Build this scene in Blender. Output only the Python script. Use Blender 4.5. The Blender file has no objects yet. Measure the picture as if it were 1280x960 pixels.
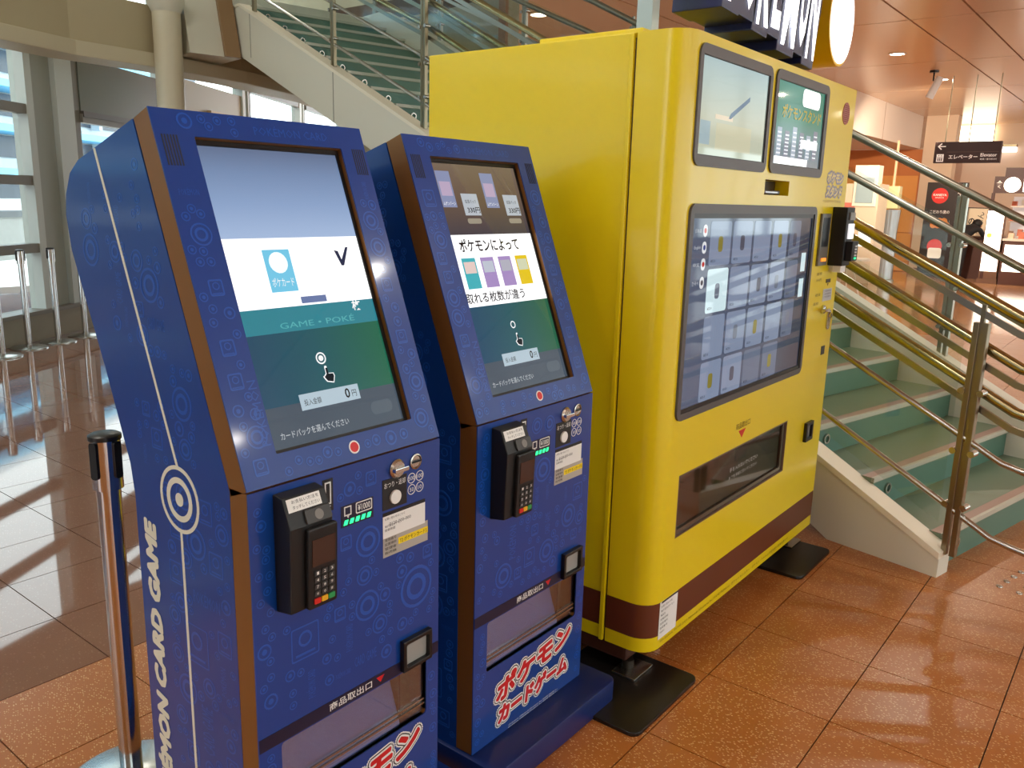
import bpy, bmesh, math, random
from mathutils import Vector, Matrix
R = math.radians
scene = bpy.context.scene
col = scene.collection

# ------------------------------------------------------------------ camera
YAW, PITCH, ROLL, FPX = 0.907916626, 0.217436624, 0.0262972626, 1042.4
CAMH = 1.5
def cam_axes():
    cy, sy = math.cos(YAW), math.sin(YAW)
    f = Vector((sy*math.cos(PITCH), cy*math.cos(PITCH), -math.sin(PITCH)))
    rt = Vector((cy, -sy, 0)); up = rt.cross(f)
    r2 = rt*math.cos(ROLL) + up*math.sin(ROLL)
    u2 = up*math.cos(ROLL) - rt*math.sin(ROLL)
    return r2, u2, f
cr, cu, cf = cam_axes()
cd = bpy.data.cameras.new('camera'); cam = bpy.data.objects.new('camera', cd); col.objects.link(cam)
m = Matrix.Identity(4)
for i in range(3):
    m[i][0] = cr[i]; m[i][1] = cu[i]; m[i][2] = -cf[i]
m[2][3] = CAMH
cam.matrix_world = m
cd.sensor_width = 36; cd.lens = FPX/1280*36; cd.clip_end = 300; cd.clip_start = 0.05
scene.camera = cam

# ------------------------------------------------------------------ world and exposure
w = bpy.data.worlds.new('overcast_sky'); scene.world = w; w.use_nodes = True
bg = w.node_tree.nodes['Background']
bg.inputs[0].default_value = (0.88, 0.95, 1.0, 1); bg.inputs[1].default_value = 4.6
vs = scene.view_settings
vs.view_transform = 'Standard'; vs.look = 'None'; vs.exposure = -0.1; vs.gamma = 1; vs.use_curve_mapping = False
LAMP_POWER = 22.0          # watts of each ceiling downlight
LAMP_COL = (1.0, 0.96, 0.88)
HIGH_LAMP_POWER = 60.0
HIGH_LAMP_COL = (1.0, 0.93, 0.82)

# ------------------------------------------------------------------ materials
def lin(c):
    out = []
    for v in c[:3]:
        v = v/255.0
        out.append(v/12.92 if v <= 0.04045 else ((v+0.055)/1.055)**2.4)
    return (out[0], out[1], out[2], 1.0)
MATS = {}
def mat(name, rgb, rough=0.5, metal=0.0, coat=0.0, spec=0.5, emit=None, es=0.0, var=0.0, vscale=8.0, bump=0.0, bscale=60.0):
    if name in MATS: return MATS[name]
    m = bpy.data.materials.new(name); m.use_nodes = True; MATS[name] = m
    nt = m.node_tree; b = nt.nodes['Principled BSDF']
    b.inputs['Base Color'].default_value = lin(rgb); b.inputs['Roughness'].default_value = rough
    b.inputs['Metallic'].default_value = metal; b.inputs['Coat Weight'].default_value = coat
    b.inputs['Coat Roughness'].default_value = 0.08
    b.inputs['Specular IOR Level'].default_value = spec
    if emit is not None:
        b.inputs['Emission Color'].default_value = lin(emit); b.inputs['Emission Strength'].default_value = es
    if var or bump:
        tc = nt.nodes.new('ShaderNodeNewGeometry')
        if var:
            n = nt.nodes.new('ShaderNodeTexNoise'); n.inputs['Scale'].default_value = vscale; n.inputs['Detail'].default_value = 4
            nt.links.new(tc.outputs['Position'], n.inputs['Vector'])
            mx = nt.nodes.new('ShaderNodeMix'); mx.data_type = 'RGBA'
            c = lin(rgb)
            mx.inputs[6].default_value = tuple(max(0, v*(1-var)) for v in c[:3])+(1,)
            mx.inputs[7].default_value = tuple(min(1, v*(1+var)) for v in c[:3])+(1,)
            nt.links.new(n.outputs[0], mx.inputs[0]); nt.links.new(mx.outputs[2], b.inputs['Base Color'])
        if bump:
            n2 = nt.nodes.new('ShaderNodeTexNoise'); n2.inputs['Scale'].default_value = bscale
            nt.links.new(tc.outputs['Position'], n2.inputs['Vector'])
            bp = nt.nodes.new('ShaderNodeBump'); bp.inputs['Strength'].default_value = bump; bp.inputs['Distance'].default_value = 0.002
            nt.links.new(n2.outputs[0], bp.inputs['Height']); nt.links.new(bp.outputs[0], b.inputs['Normal'])
    return m
def emis(name, rgb, s=1.0):            # a lit display colour under a glossy cover
    return mat(name, (4, 4, 5), rough=0.04, spec=0.4, emit=rgb, es=s)
def egrad(name, axis, lo, hi, stops, s=1.0):   # the picture a display shows, a ramp along one local axis
    if name in MATS: return MATS[name]
    m = mat(name, (4, 4, 5), rough=0.04, spec=0.4, emit=(0, 0, 0), es=s); nt = m.node_tree
    b = nt.nodes['Principled BSDF']
    tc = nt.nodes.new('ShaderNodeTexCoord'); sp = nt.nodes.new('ShaderNodeSeparateXYZ')
    nt.links.new(tc.outputs['Object'], sp.inputs[0])
    mr = nt.nodes.new('ShaderNodeMapRange'); mr.inputs[1].default_value = lo; mr.inputs[2].default_value = hi
    nt.links.new(sp.outputs[axis], mr.inputs[0])
    cr_ = nt.nodes.new('ShaderNodeValToRGB'); e = cr_.color_ramp.elements
    while len(e) < len(stops): e.new(0.5)
    for i, (p, c) in enumerate(stops): e[i].position = p; e[i].color = lin(c)
    nt.links.new(mr.outputs[0], cr_.inputs[0]); nt.links.new(cr_.outputs[0], b.inputs['Emission Color'])
    return m
def glass(name, tint=(248, 252, 250), refl=0.04, rough=0.02):
    if name in MATS: return MATS[name]
    m = bpy.data.materials.new(name); m.use_nodes = True; MATS[name] = m
    nt = m.node_tree; nt.nodes.clear()
    o = nt.nodes.new('ShaderNodeOutputMaterial'); t = nt.nodes.new('ShaderNodeBsdfTransparent'); g = nt.nodes.new('ShaderNodeBsdfGlossy')
    t.inputs[0].default_value = lin(tint); g.inputs['Roughness'].default_value = rough
    mx = nt.nodes.new('ShaderNodeMixShader'); mx.inputs[0].default_value = refl
    nt.links.new(t.outputs[0], mx.inputs[1]); nt.links.new(g.outputs[0], mx.inputs[2]); nt.links.new(mx.outputs[0], o.inputs[0])
    return m
def terrazzo(name, base, dark, fleck, rough, scale=95.0, thr=0.34):
    m = bpy.data.materials.new(name); m.use_nodes = True; MATS[name] = m
    nt = m.node_tree; b = nt.nodes['Principled BSDF']
    g = nt.nodes.new('ShaderNodeNewGeometry')
    n = nt.nodes.new('ShaderNodeTexNoise'); n.inputs['Scale'].default_value = 3.0; n.inputs['Detail'].default_value = 8
    nf = nt.nodes.new('ShaderNodeTexNoise'); nf.inputs['Scale'].default_value = 260.0; nf.inputs['Detail'].default_value = 2
    v = nt.nodes.new('ShaderNodeTexVoronoi'); v.inputs['Scale'].default_value = scale; v.inputs['Randomness'].default_value = 1
    mp = nt.nodes.new('ShaderNodeMapping'); mp.inputs['Scale'].default_value = (1, 0.62, 1); mp.inputs['Rotation'].default_value = (0, 0, 0.6)
    nt.links.new(g.outputs['Position'], mp.inputs[0])
    for q in (n, nf): nt.links.new(g.outputs['Position'], q.inputs['Vector'])
    nt.links.new(mp.outputs[0], v.inputs['Vector'])
    m1 = nt.nodes.new('ShaderNodeMix'); m1.data_type = 'RGBA'; m1.inputs[6].default_value = lin(dark); m1.inputs[7].default_value = lin(base)
    ad = nt.nodes.new('ShaderNodeMath'); ad.operation = 'MULTIPLY_ADD'; ad.inputs[1].default_value = 0.5
    nt.links.new(n.outputs[0], ad.inputs[0])
    hf = nt.nodes.new('ShaderNodeMath'); hf.operation = 'MULTIPLY'; hf.inputs[1].default_value = 0.6
    nt.links.new(nf.outputs[0], hf.inputs[0]); nt.links.new(hf.outputs[0], ad.inputs[2]); nt.links.new(ad.outputs[0], m1.inputs[0])
    lt = nt.nodes.new('ShaderNodeMath'); lt.operation = 'LESS_THAN'; lt.inputs[1].default_value = thr
    nt.links.new(v.outputs['Distance'], lt.inputs[0])
    sx = nt.nodes.new('ShaderNodeSeparateColor'); nt.links.new(v.outputs['Color'], sx.inputs[0])
    gt = nt.nodes.new('ShaderNodeMath'); gt.operation = 'GREATER_THAN'; gt.inputs[1].default_value = 0.58
    nt.links.new(sx.outputs[0], gt.inputs[0])
    mu = nt.nodes.new('ShaderNodeMath'); mu.operation = 'MULTIPLY'; nt.links.new(lt.outputs[0], mu.inputs[0]); nt.links.new(gt.outputs[0], mu.inputs[1])
    mu2 = nt.nodes.new('ShaderNodeMath'); mu2.operation = 'MULTIPLY'; mu2.inputs[1].default_value = 0.6
    nt.links.new(mu.outputs[0], mu2.inputs[0])
    m2 = nt.nodes.new('ShaderNodeMix'); m2.data_type = 'RGBA'; m2.inputs[7].default_value = lin(fleck)
    nt.links.new(mu2.outputs[0], m2.inputs[0]); nt.links.new(m1.outputs[2], m2.inputs[6]); nt.links.new(m2.outputs[2], b.inputs['Base Color'])
    b.inputs['Roughness'].default_value = rough
    return m

# ------------------------------------------------------------------ mesh helpers
class Frame:
    def __init__(s, o, ux, uy):
        s.o = Vector(o); s.ux = Vector(ux).normalized(); s.uy = Vector(uy).normalized(); s.n = s.ux.cross(s.uy)
    def p(s, u, v, d=0.0): return s.o + s.ux*u + s.uy*v + s.n*d
XZ = Frame((0, 0, 0), (1, 0, 0), (0, 0, 1))     # faces -Y
XY = Frame((0, 0, 0), (1, 0, 0), (0, 1, 0))     # faces up

def rrect(u0, v0, u1, v1, r=0.0, k=4):
    if r <= 0: return [(u0, v0), (u1, v0), (u1, v1), (u0, v1)]
    pts = []
    for cx, cy, a in ((u0+r, v0+r, 180), (u1-r, v0+r, 270), (u1-r, v1-r, 0), (u0+r, v1-r, 90)):
        for i in range(k+1):
            t = R(a + 90*i/k); pts.append((cx+r*math.cos(t), cy+r*math.sin(t)))
    return pts
def circ(u, v, r, n=20, ry=None):
    ry = r if ry is None else ry
    return [(u+r*math.cos(2*math.pi*i/n), v+ry*math.sin(2*math.pi*i/n)) for i in range(n)]

class MB:
    def __init__(s): s.v = []; s.f = []
    def add(s, verts, faces):
        o = len(s.v); s.v += [tuple(q) for q in verts]; s.f += [tuple(i+o for i in f) for f in faces]; return s
    def box(s, p0, p1):
        x0, y0, z0 = p0; x1, y1, z1 = p1
        return s.add([(x0,y0,z0),(x1,y0,z0),(x1,y1,z0),(x0,y1,z0),(x0,y0,z1),(x1,y0,z1),(x1,y1,z1),(x0,y1,z1)],
                     [(0,3,2,1),(4,5,6,7),(0,1,5,4),(1,2,6,5),(2,3,7,6),(3,0,4,7)])
    def prism(s, poly, fr, d0, d1):          # polygon (ccw in the frame) from depth d0 to d1
        n = len(poly)
        vs_ = [fr.p(u, v, d0) for u, v in poly]+[fr.p(u, v, d1) for u, v in poly]
        fs = [tuple(reversed(range(n))), tuple(range(n, 2*n))]+[(i, (i+1) % n, n+(i+1) % n, n+i) for i in range(n)]
        return s.add(vs_, fs)
    def ring(s, outer, inner, fr, d0, d1):   # two loops with the same count
        n = len(outer); vs_ = []
        for d in (d0, d1):
            vs_ += [fr.p(u, v, d) for u, v in outer]; vs_ += [fr.p(u, v, d) for u, v in inner]
        fs = []
        for i in range(n):
            j = (i+1) % n
            fs += [(2*n+i, 2*n+j, 3*n+j, 3*n+i), (j, i, n+i, n+j), (i, j, 2*n+j, 2*n+i), (n+j, n+i, 3*n+i, 3*n+j)]
        return s.add(vs_, fs)
    def plate(s, rect, hole, r, fr, d0, d1, k=3):   # rectangular plate with one rounded hole
        u0, v0, u1, v1 = rect; a = rrect(*hole, max(r, 1e-4), k); m_ = k+1
        oc = [(u0, v0), (u1, v0), (u1, v1), (u0, v1)]; n = len(a); vs_ = []
        for d in (d0, d1):
            vs_ += [fr.p(u, v, d) for u, v in oc]; vs_ += [fr.p(u, v, d) for u, v in a]
        fs = []; B = 4+n
        for c in range(4):
            c2 = (c+1) % 4; ar = [4+c*m_+i for i in range(m_)]; nx = 4+c2*m_
            for i in range(k):
                fs += [(B+c, B+ar[i+1], B+ar[i]), (c, ar[i], ar[i+1])]
            fs += [(B+c, B+c2, B+nx, B+ar[-1]), (c2, c, ar[-1], nx), (c, c2, B+c2, B+c)]
        for i in range(n):
            j = (i+1) % n; fs.append((4+j, 4+i, B+4+i, B+4+j))
        return s.add(vs_, fs)
    def tube(s, path, r, n=10, caps=True):
        P = [Vector(p) for p in path]; vs_ = []; fs = []; L = len(P)
        prev = None
        for i, p in enumerate(P):
            t = (P[min(i+1, L-1)]-P[max(i-1, 0)]).normalized()
            if prev is None:
                a = Vector((0, 0, 1)) if abs(t.z) < .9 else Vector((1, 0, 0))
                x = t.cross(a).normalized()
            else: x = (prev - t*prev.dot(t)).normalized()
            prev = x; y = t.cross(x)
            rr = r[i] if isinstance(r, (list, tuple)) else r
            vs_ += [p + x*rr*math.cos(2*math.pi*k/n) + y*rr*math.sin(2*math.pi*k/n) for k in range(n)]
        for i in range(L-1):
            for k in range(n):
                k2 = (k+1) % n; fs.append((i*n+k, i*n+k2, (i+1)*n+k2, (i+1)*n+k))
        if caps: fs += [tuple(reversed(range(n))), tuple(range((L-1)*n, L*n))]
        return s.add(vs_, fs)
    def bar(s, path, w_, h_):                 # rectangular bar along a path, width sideways, height up
        P = [Vector(p) for p in path]; vs_ = []; fs = []; L = len(P)
        for i, p in enumerate(P):
            t = (P[min(i+1, L-1)]-P[max(i-1, 0)]).normalized()
            x = t.cross(Vector((0, 0, 1)))
            x = x.normalized() if x.length > 1e-4 else Vector((1, 0, 0)); y = x.cross(t)
            vs_ += [p-x*w_/2-y*h_/2, p+x*w_/2-y*h_/2, p+x*w_/2+y*h_/2, p-x*w_/2+y*h_/2]
        for i in range(L-1):
            for k in range(4):
                k2 = (k+1) % 4; fs.append((i*4+k, i*4+k2, (i+1)*4+k2, (i+1)*4+k))
        fs += [(3, 2, 1, 0), tuple(range((L-1)*4, L*4))]
        return s.add(vs_, fs)
    def lathe(s, prof, c=(0, 0, 0), n=28):    # (r, z) profile about a vertical axis
        vs_ = []; fs = []; L = len(prof)
        for r_, z in prof:
            vs_ += [(c[0]+r_*math.cos(2*math.pi*k/n), c[1]+r_*math.sin(2*math.pi*k/n), c[2]+z) for k in range(n)]
        for i in range(L-1):
            for k in range(n):
                k2 = (k+1) % n; fs.append((i*n+k, i*n+k2, (i+1)*n+k2, (i+1)*n+k))
        fs += [tuple(reversed(range(n))), tuple(range((L-1)*n, L*n))]
        return s.add(vs_, fs)
    def disc_stack(s, fr, u, v, prof, n=20):  # (r, d) profile about the frame normal
        vs_ = []; fs = []; L = len(prof)
        for r_, d in prof:
            vs_ += [fr.p(u+r_*math.cos(2*math.pi*k/n), v+r_*math.sin(2*math.pi*k/n), d) for k in range(n)]
        for i in range(L-1):
            for k in range(n):
                k2 = (k+1) % n; fs.append((i*n+k, i*n+k2, (i+1)*n+k2, (i+1)*n+k))
        fs += [tuple(reversed(range(n))), tuple(range((L-1)*n, L*n))]
        return s.add(vs_, fs)
    def mesh(s, name, material, smooth=False, bev=0.0):
        me = bpy.data.meshes.new(name); me.from_pydata(s.v, [], s.f)
        bm = bmesh.new(); bm.from_mesh(me)
        bmesh.ops.recalc_face_normals(bm, faces=bm.faces) if not getattr(s, 'keep', False) else None
        if bev > 0:
            ed = [e for e in bm.edges if len(e.link_faces) == 2 and e.calc_face_angle(0) > 0.5]
            bmesh.ops.bevel(bm, geom=ed, offset=bev, segments=2, affect='EDGES', profile=0.6)
        bm.to_mesh(me); bm.free()
        me.materials.append(material)
        if smooth:
            for p in me.polygons: p.use_smooth = True
            try: me.set_sharp_from_angle(angle=R(38))
            except Exception: pass
        return me
    def build(s, name, material, parent=None, smooth=False, bev=0.0, label=None):
        o = bpy.data.objects.new(name, s.mesh(name, material, smooth, bev)); col.objects.link(o)
        if parent is not None: o.parent = parent
        if label: o['label'] = label
        return o

_tc = {}
def glyphs(body, bold=0.0, shear=0.0, font_res=2, spacing=1.0):
    key = (body, bold, shear, font_res, spacing)
    if key in _tc: return _tc[key]
    c = bpy.data.curves.new('t', 'FONT'); c.body = body; c.size = 1.0; c.offset = bold; c.shear = shear
    c.resolution_u = font_res; c.space_character = spacing
    o = bpy.data.objects.new('t', c); col.objects.link(o)
    dg = bpy.context.evaluated_depsgraph_get()
    me = bpy.data.meshes.new_from_object(o.evaluated_get(dg))
    vs_ = [(v.co.x, v.co.y) for v in me.vertices]; fs = [tuple(p.vertices) for p in me.polygons]
    bpy.data.objects.remove(o); bpy.data.curves.remove(c); bpy.data.meshes.remove(me)
    _tc[key] = (vs_, fs); return _tc[key]
def text(mb, body, fr, u0, v0, u1, v1, d=0.0006, bold=0.0, shear=0.0, rot=False, ref=None, res=2):
    """fit the words into the rectangle u0..u1, v0..v1; rot turns them to read upwards; ref fits against another set of glyph bounds"""
    vs_, fs = glyphs(body, bold, shear, res)
    if not vs_: return
    rv = glyphs(body, ref, shear, res)[0] if ref is not None else vs_
    x0 = min(q[0] for q in rv); x1 = max(q[0] for q in rv); y0 = min(q[1] for q in rv); y1 = max(q[1] for q in rv)
    out = []
    for x, y in vs_:
        a = (x-x0)/(x1-x0); b = (y-y0)/(y1-y0)
        if rot: a, b = 1-b, a
        out.append(fr.p(u0+(u1-u0)*a, v0+(v1-v0)*b, d))
    mb.add(out, fs); mb.keep = True
    return mb
def fat(mb, fr, r, n=12):       # thicken flat lettering by r in every direction of its plane
    v0, f0 = list(mb.v), list(mb.f)
    for i in range(n):
        a = 2*math.pi*i/n; s_ = fr.ux*(r*math.cos(a))+fr.uy*(r*math.sin(a)); mb.add([Vector(q)+s_+fr.n*(0.000015*(i+1)) for q in v0], f0)
    return mb
def textq(fr, body, u0, v0, u1, v1, material, name, parent, d=0.0006, **k):
    mb = MB(); text(mb, body, fr, u0, v0, u1, v1, d, **k); return mb.build(name, material, parent)

def thing(name, label, cat, loc=(0, 0, 0), rz=0.0, group=None):
    o = bpy.data.objects.new(name, None); col.objects.link(o); o.location = loc; o.rotation_euler = (0, 0, rz)
    o.empty_display_size = 0.1
    o['label'] = label; o['category'] = cat
    if group: o['group'] = group
    return o
def tag(o, label, cat, group=None):
    o['label'] = label; o['category'] = cat
    if group: o['group'] = group
    return o
def struct(o, label=None):
    o['kind'] = 'structure'
    if label: o['label'] = label
    return o
def cut(o, cutter_mb):
    c = cutter_mb.build('cutter', MATS['black'])
    c.parent = o.parent
    md = o.modifiers.new('b', 'BOOLEAN'); md.operation = 'DIFFERENCE'; md.solver = 'EXACT'; md.object = c
    bpy.context.view_layer.update()
    dg = bpy.context.evaluated_depsgraph_get()
    me = bpy.data.meshes.new_from_object(o.evaluated_get(dg)); old = o.data
    o.modifiers.clear(); o.data = me
    bpy.data.objects.remove(c); bpy.data.meshes.remove(old)

black = mat('black', (14, 14, 15), 0.35)
matte_black = mat('matte_black', (18, 18, 19), 0.55)
white_paint = mat('white_paint', (224, 218, 200), 0.45, var=0.03)
steel = mat('brushed_steel', (190, 186, 178), 0.26, metal=1.0)
chrome = mat('chrome', (205, 205, 205), 0.12, metal=1.0)
steel_yellow_reflect = mat('polished_tube', (190, 176, 132), 0.22, metal=1.0)  # steel handrails; reflected yellow of the machine is put into the colour
warm_steel_bar = mat('warm_steel_bar', (150, 140, 116), 0.33, metal=1.0)  # steel posts and rods, reflected floor tone mixed into the colour
grey_rail = mat('grey_rail', (164, 160, 146), 0.3, metal=0.95)
clear = glass('clear_glass')

# ================================================================== SETTING
# ---- floor
ORANGE = terrazzo('orange_terrazzo', (190, 116, 54), (144, 84, 36), (232, 200, 146), 0.28, scale=190, thr=0.36)
PALE = terrazzo('polished_tile', (148, 110, 92), (116, 84, 70), (156, 122, 104), 0.035, scale=120, thr=0.3)
WARM = terrazzo('far_warm_terrazzo', (206, 152, 106), (176, 118, 76), (232, 196, 150), 0.12)
floor = struct(MB().box((-8, -10, -0.30), (34, 14, -0.006)).build('floor', mat('grout', (96, 72, 52), 0.6)), 'tiled hall floor')
TX0, TY0, TP, TQ = 1.953, 0.60, 0.4015, 0.39
G = 0.002
tile_me = {}
def tile_mesh(kind):
    if kind not in tile_me:
        tile_me[kind] = MB().box((G, G, -0.006), (TP-G, TQ-G, 0.0)).mesh('tile', kind)
    return tile_me[kind]
def project(p):
    v = Vector(p)-Vector((0, 0, CAMH)); z = v.dot(cf)
    if z < 0.1: return None
    return 640+FPX*v.dot(cr)/z, 480-FPX*v.dot(cu)/z, z
EDGE_Y = TY0+5*TQ
cand = []
for i in range(-12, 40):
    for j in range(-18, 28):
        x = TX0+i*TP; y = TY0+j*TQ
        ps = [project((x+a*TP, y+b*TQ, 0)) for a in (0, 1) for b in (0, 1)]
        if any(q is None for q in ps): continue
        if all(q[0] < -60 for q in ps) or all(q[0] > 1340 for q in ps) or all(q[1] > 1010 for q in ps): continue
        xs = [q[0] for q in ps]; ys = [q[1] for q in ps]
        if max(ys)-min(ys) < 9: continue
        cand.append((i, j))
inset = set(cand)
for kind, name in ((ORANGE, 'o'), (PALE, 'p')):
    sel = [(project((TX0+i*TP, TY0+j*TQ, 0))[2], i, j) for i, j in cand if (TY0+j*TQ > EDGE_Y-0.05) == (name == 'p')]
    sel.sort()
    for _, i, j in sel[:300]:
        o = bpy.data.objects.new('tile', tile_mesh(kind)); col.objects.link(o); o.parent = floor; o.location = (TX0+i*TP, TY0+j*TQ, 0)
    for _, i, j in sel[300:]: inset.discard((i, j))
rest = {0: MB(), 1: MB(), 2: MB()}
for i in range(-24, 80):
    for j in range(-27, 32):
        if (i, j) in inset: continue
        x = TX0+i*TP; y = TY0+j*TQ
        k = 1 if y > EDGE_Y-0.05 else 0
        if x > 7.2: k = 2
        rest[k].box((x+G, y+G, -0.006), (x+TP-G, y+TQ-G, 0))
for k, mm in ((0, ORANGE), (1, PALE), (2, WARM)):
    o = rest[k].build('far_tiles', mm, floor); o['kind'] = 'stuff'

# ---- ceilings and hall shell
CZ = 3.7
ceil_m = mat('warm_ceiling_panel', (218, 182, 148), 0.22, spec=0.5, var=0.03, vscale=0.6)
ceiling = struct(MB().box((-8, -10, CZ+0.03), (34, 2.2, CZ+0.25)).box((8.0, 2.2, CZ+0.03), (34, 12.0, CZ+0.25)).build('ceiling', mat('ceiling_void', (90, 66, 50), 0.7)), 'warm panelled ceiling')
PW = 2.4
def ceil_panel(x0, y0, x1, y1):
    MB().box((x0+0.012, y0+0.012, CZ), (x1-0.012, y1-0.012, CZ+0.03)).build('ceiling_panel', ceil_m, ceiling)
y = -10.0
ys = [-10.0, -7.4, -4.8, -2.2, 0.4, 2.2, 2.9, 5.3, 7.7, 10.1, 12.0]
for a, b in zip(ys[:-1], ys[1:]):
    xa = -8.0 if b <= 2.21 else 8.0
    for x0 in [xa+3.2*k for k in range(int((34-xa)/3.2)+1)]:
        x1 = min(x0+3.2, 34)
        if x1-x0 > 0.3: ceil_panel(x0, a, x1, b)
cream = mat('cream_plaster', (196, 186, 160), 0.55, var=0.03, vscale=2)
hi = struct(MB().box((-8, 2.2, 6.4), (14, 14, 6.6)).build('ceiling_atrium', mat('atrium_ceiling', (214, 208, 190), 0.6)), 'high ceiling over the stairs')
struct(MB().box((-8, 2.15, CZ+0.25), (8.0, 2.2, 6.4)).box((8.0, 2.2, CZ+0.25), (8.05, 12.0, 6.4)).build('wall_upper', cream), 'upper wall of the stairwell')
wb = struct(MB().box((-8, -10.2, 0), (34, -10, 0.4)).box((-8, -10.2, 3.3), (34, -10, CZ)).build('wall_back', mat('back_wall', (206, 184, 156), 0.5)), 'wall across the hall')
wb2 = struct(MB().box((-8, -10.16, 0.4), (34, -10.04, 0.46)).build('window_2', mat('window_frame', (168, 172, 164))), 'glazing across the hall behind the camera')
for i in range(15):
    MB().box((-8+i*3.0, -10.2, 0.4), (-7.8+i*3.0, -10, 3.3)).build('mullion', mat('window_frame', (168, 172, 164)), wb2)
    if i < 14: MB().box((-7.8+i*3.0, -10.11, 0.46), (-5+i*3.0, -10.10, 3.3)).build('pane', clear, wb2)
struct(MB().box((-60, -80, -0.34), (60, -10.2, -0.30)).build('pavement_back', mat('outside_paving', (236, 236, 232), 0.8, var=0.04)), 'paving outside behind the camera')
struct(MB().box((-8.2, -10, 0), (-8, 1.3, CZ)).build('wall_daylight_block', mat('left_wall', (198, 186, 164), 0.5)), 'unseen wall added on the left behind the camera to block daylight')  # unseen wall added to keep daylight out on this side
struct(MB().box((33.8, -10, 0), (34, 14, CZ)).build('wall_far', mat('far_wall', (222, 190, 160), 0.5)), 'far end wall')

# ---- downlights
lamp_m = mat('lamp_glow', (255, 240, 220), emit=(255, 236, 210), es=14.0)
lamp_ring = mat('lamp_ring', (230, 210, 190), 0.4)
def downlight(x, y, z, power, colr, label, grp, r=0.10):
    t = thing('downlight', label, 'ceiling light', (x, y, z), 0, grp)
    MB().ring(circ(0, 0, r+0.02, 20), circ(0, 0, r, 20), XY, -0.012, 0.0).build('trim_ring', lamp_ring, t)
    MB().prism(circ(0, 0, r, 20), XY, -0.006, 0.0).build('lamp', lamp_m, t)
    ld = bpy.data.lights.new('downlight_beam', 'AREA'); ld.shape = 'DISK'; ld.size = 2*r; ld.energy = power; ld.color = colr
    lo = bpy.data.objects.new('downlight_beam', ld); col.objects.link(lo); lo.parent = t; lo.location = (0, 0, -0.02)
    return t
downlight(13.44, 3.6, CZ, LAMP_POWER*1.5, LAMP_COL, 'round recessed downlight near the white ceiling spotlight, the nearer one', None)
downlight(16.33, 3.6, CZ, LAMP_POWER*1.5, LAMP_COL, 'round recessed downlight just beside the white ceiling spotlight', None)
downlight(8.66, 6.5, CZ, LAMP_POWER*1.5, LAMP_COL, 'round recessed downlight seen between the stair handrails above the yellow machine', None)
for x in (-2.2, 1.4, 5.0, 8.6):  # unseen lamps added for general fill light over the hall
    for y in (-8.4, -5.0, -2.0, 1.5):
        downlight(x, y, CZ, LAMP_POWER, LAMP_COL, 'round recessed downlight out of frame, added for fill light over the hall', 'added fill downlights over the hall', r=0.06)
for x in (13.0, 17.0, 21.0, 25.0):  # concourse fill lamps, added outside the view
    for y in (-4.5, 0.2, 1.6):
        downlight(x, y, CZ, LAMP_POWER*1.1, (1.0, 0.84, 0.64), 'round recessed downlight out of frame, added for fill light over the shop concourse', 'added fill downlights over the concourse')
for x, y in ((-3, 5), (1, 5.5), (-3, 9), (7, 11), (10, 10)):  # fill lamps added under the high ceiling, none in view
    downlight(x, y, 6.4, HIGH_LAMP_POWER, HIGH_LAMP_COL, 'round recessed downlight out of frame, added for fill light above the stairwell', 'added fill downlights over the stairwell', r=0.16)

# ---- window wall on the left
WO = Vector((3.128, 8.606, 0)); WD = Vector((0.842, 0.540, 0)).normalized()
WF = Frame(WO, WD, (0, 0, 1))           # faces the hall
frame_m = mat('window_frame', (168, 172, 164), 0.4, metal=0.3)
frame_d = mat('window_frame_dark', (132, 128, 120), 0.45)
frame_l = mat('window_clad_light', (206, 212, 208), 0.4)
WN = WF.n.copy()
def wbox(mb, w0, z0, w1, z1, d0, d1): return mb.prism([(w0, z0), (w1, z0), (w1, z1), (w0, z1)], WF, d0, d1)
win = struct(wbox(MB(), -16, 0.26, 20, 0.30, -0.12, 0.10).build('window_1', frame_d), 'tall glazed wall')
struct(wbox(MB(), -16, 0.0, 20, 0.26, -0.15, 0.06).build('baseboard_left', mat('plinth_stone', (150, 142, 124), 0.4, var=0.06)), 'low plinth below the windows')
cols_w = [(-9.6, -8.7), (-4.5, -3.6), (0.64, 1.55), (3.3, 3.75), (5.75, 6.15), (8.3, 8.7), (11, 11.4), (14, 14.4)]
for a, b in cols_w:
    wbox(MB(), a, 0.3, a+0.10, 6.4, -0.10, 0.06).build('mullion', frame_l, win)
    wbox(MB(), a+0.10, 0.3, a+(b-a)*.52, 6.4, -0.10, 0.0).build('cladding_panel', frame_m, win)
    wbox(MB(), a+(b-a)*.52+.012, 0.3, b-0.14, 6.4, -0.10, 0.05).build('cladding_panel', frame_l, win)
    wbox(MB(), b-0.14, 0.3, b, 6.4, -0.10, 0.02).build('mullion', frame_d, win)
for z in (0.91, 1.565, 2.235, 3.1, 3.9, 4.7, 5.5):
    for (a, b), (a2, b2) in zip(cols_w[:-1], cols_w[1:]):
        wbox(MB(), b, z-0.045, a2, z+0.045, -0.06, 0.05).build('transom', frame_d, win)
for (a, b), (a2, b2) in zip(cols_w[:-1], cols_w[1:]):
    wbox(MB(), b, 0.3, a2, 6.4, -0.05, -0.04).build('pane', clear, win)
# grey-green panel added as a glass reflection between the two middle columns
glass_reflection = wbox(MB(), 1.56, 2.31, 3.29, 2.86, -0.01, 0.03).build('window_panel', mat('grey_green_reflection', (116, 122, 112), 0.25), win)
wbox(MB(), 1.56, 2.25, 3.29, 2.31, -0.01, 0.06).build('panel_rail', mat('grey_green_dark', (84, 80, 70), 0.4), win)

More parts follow.
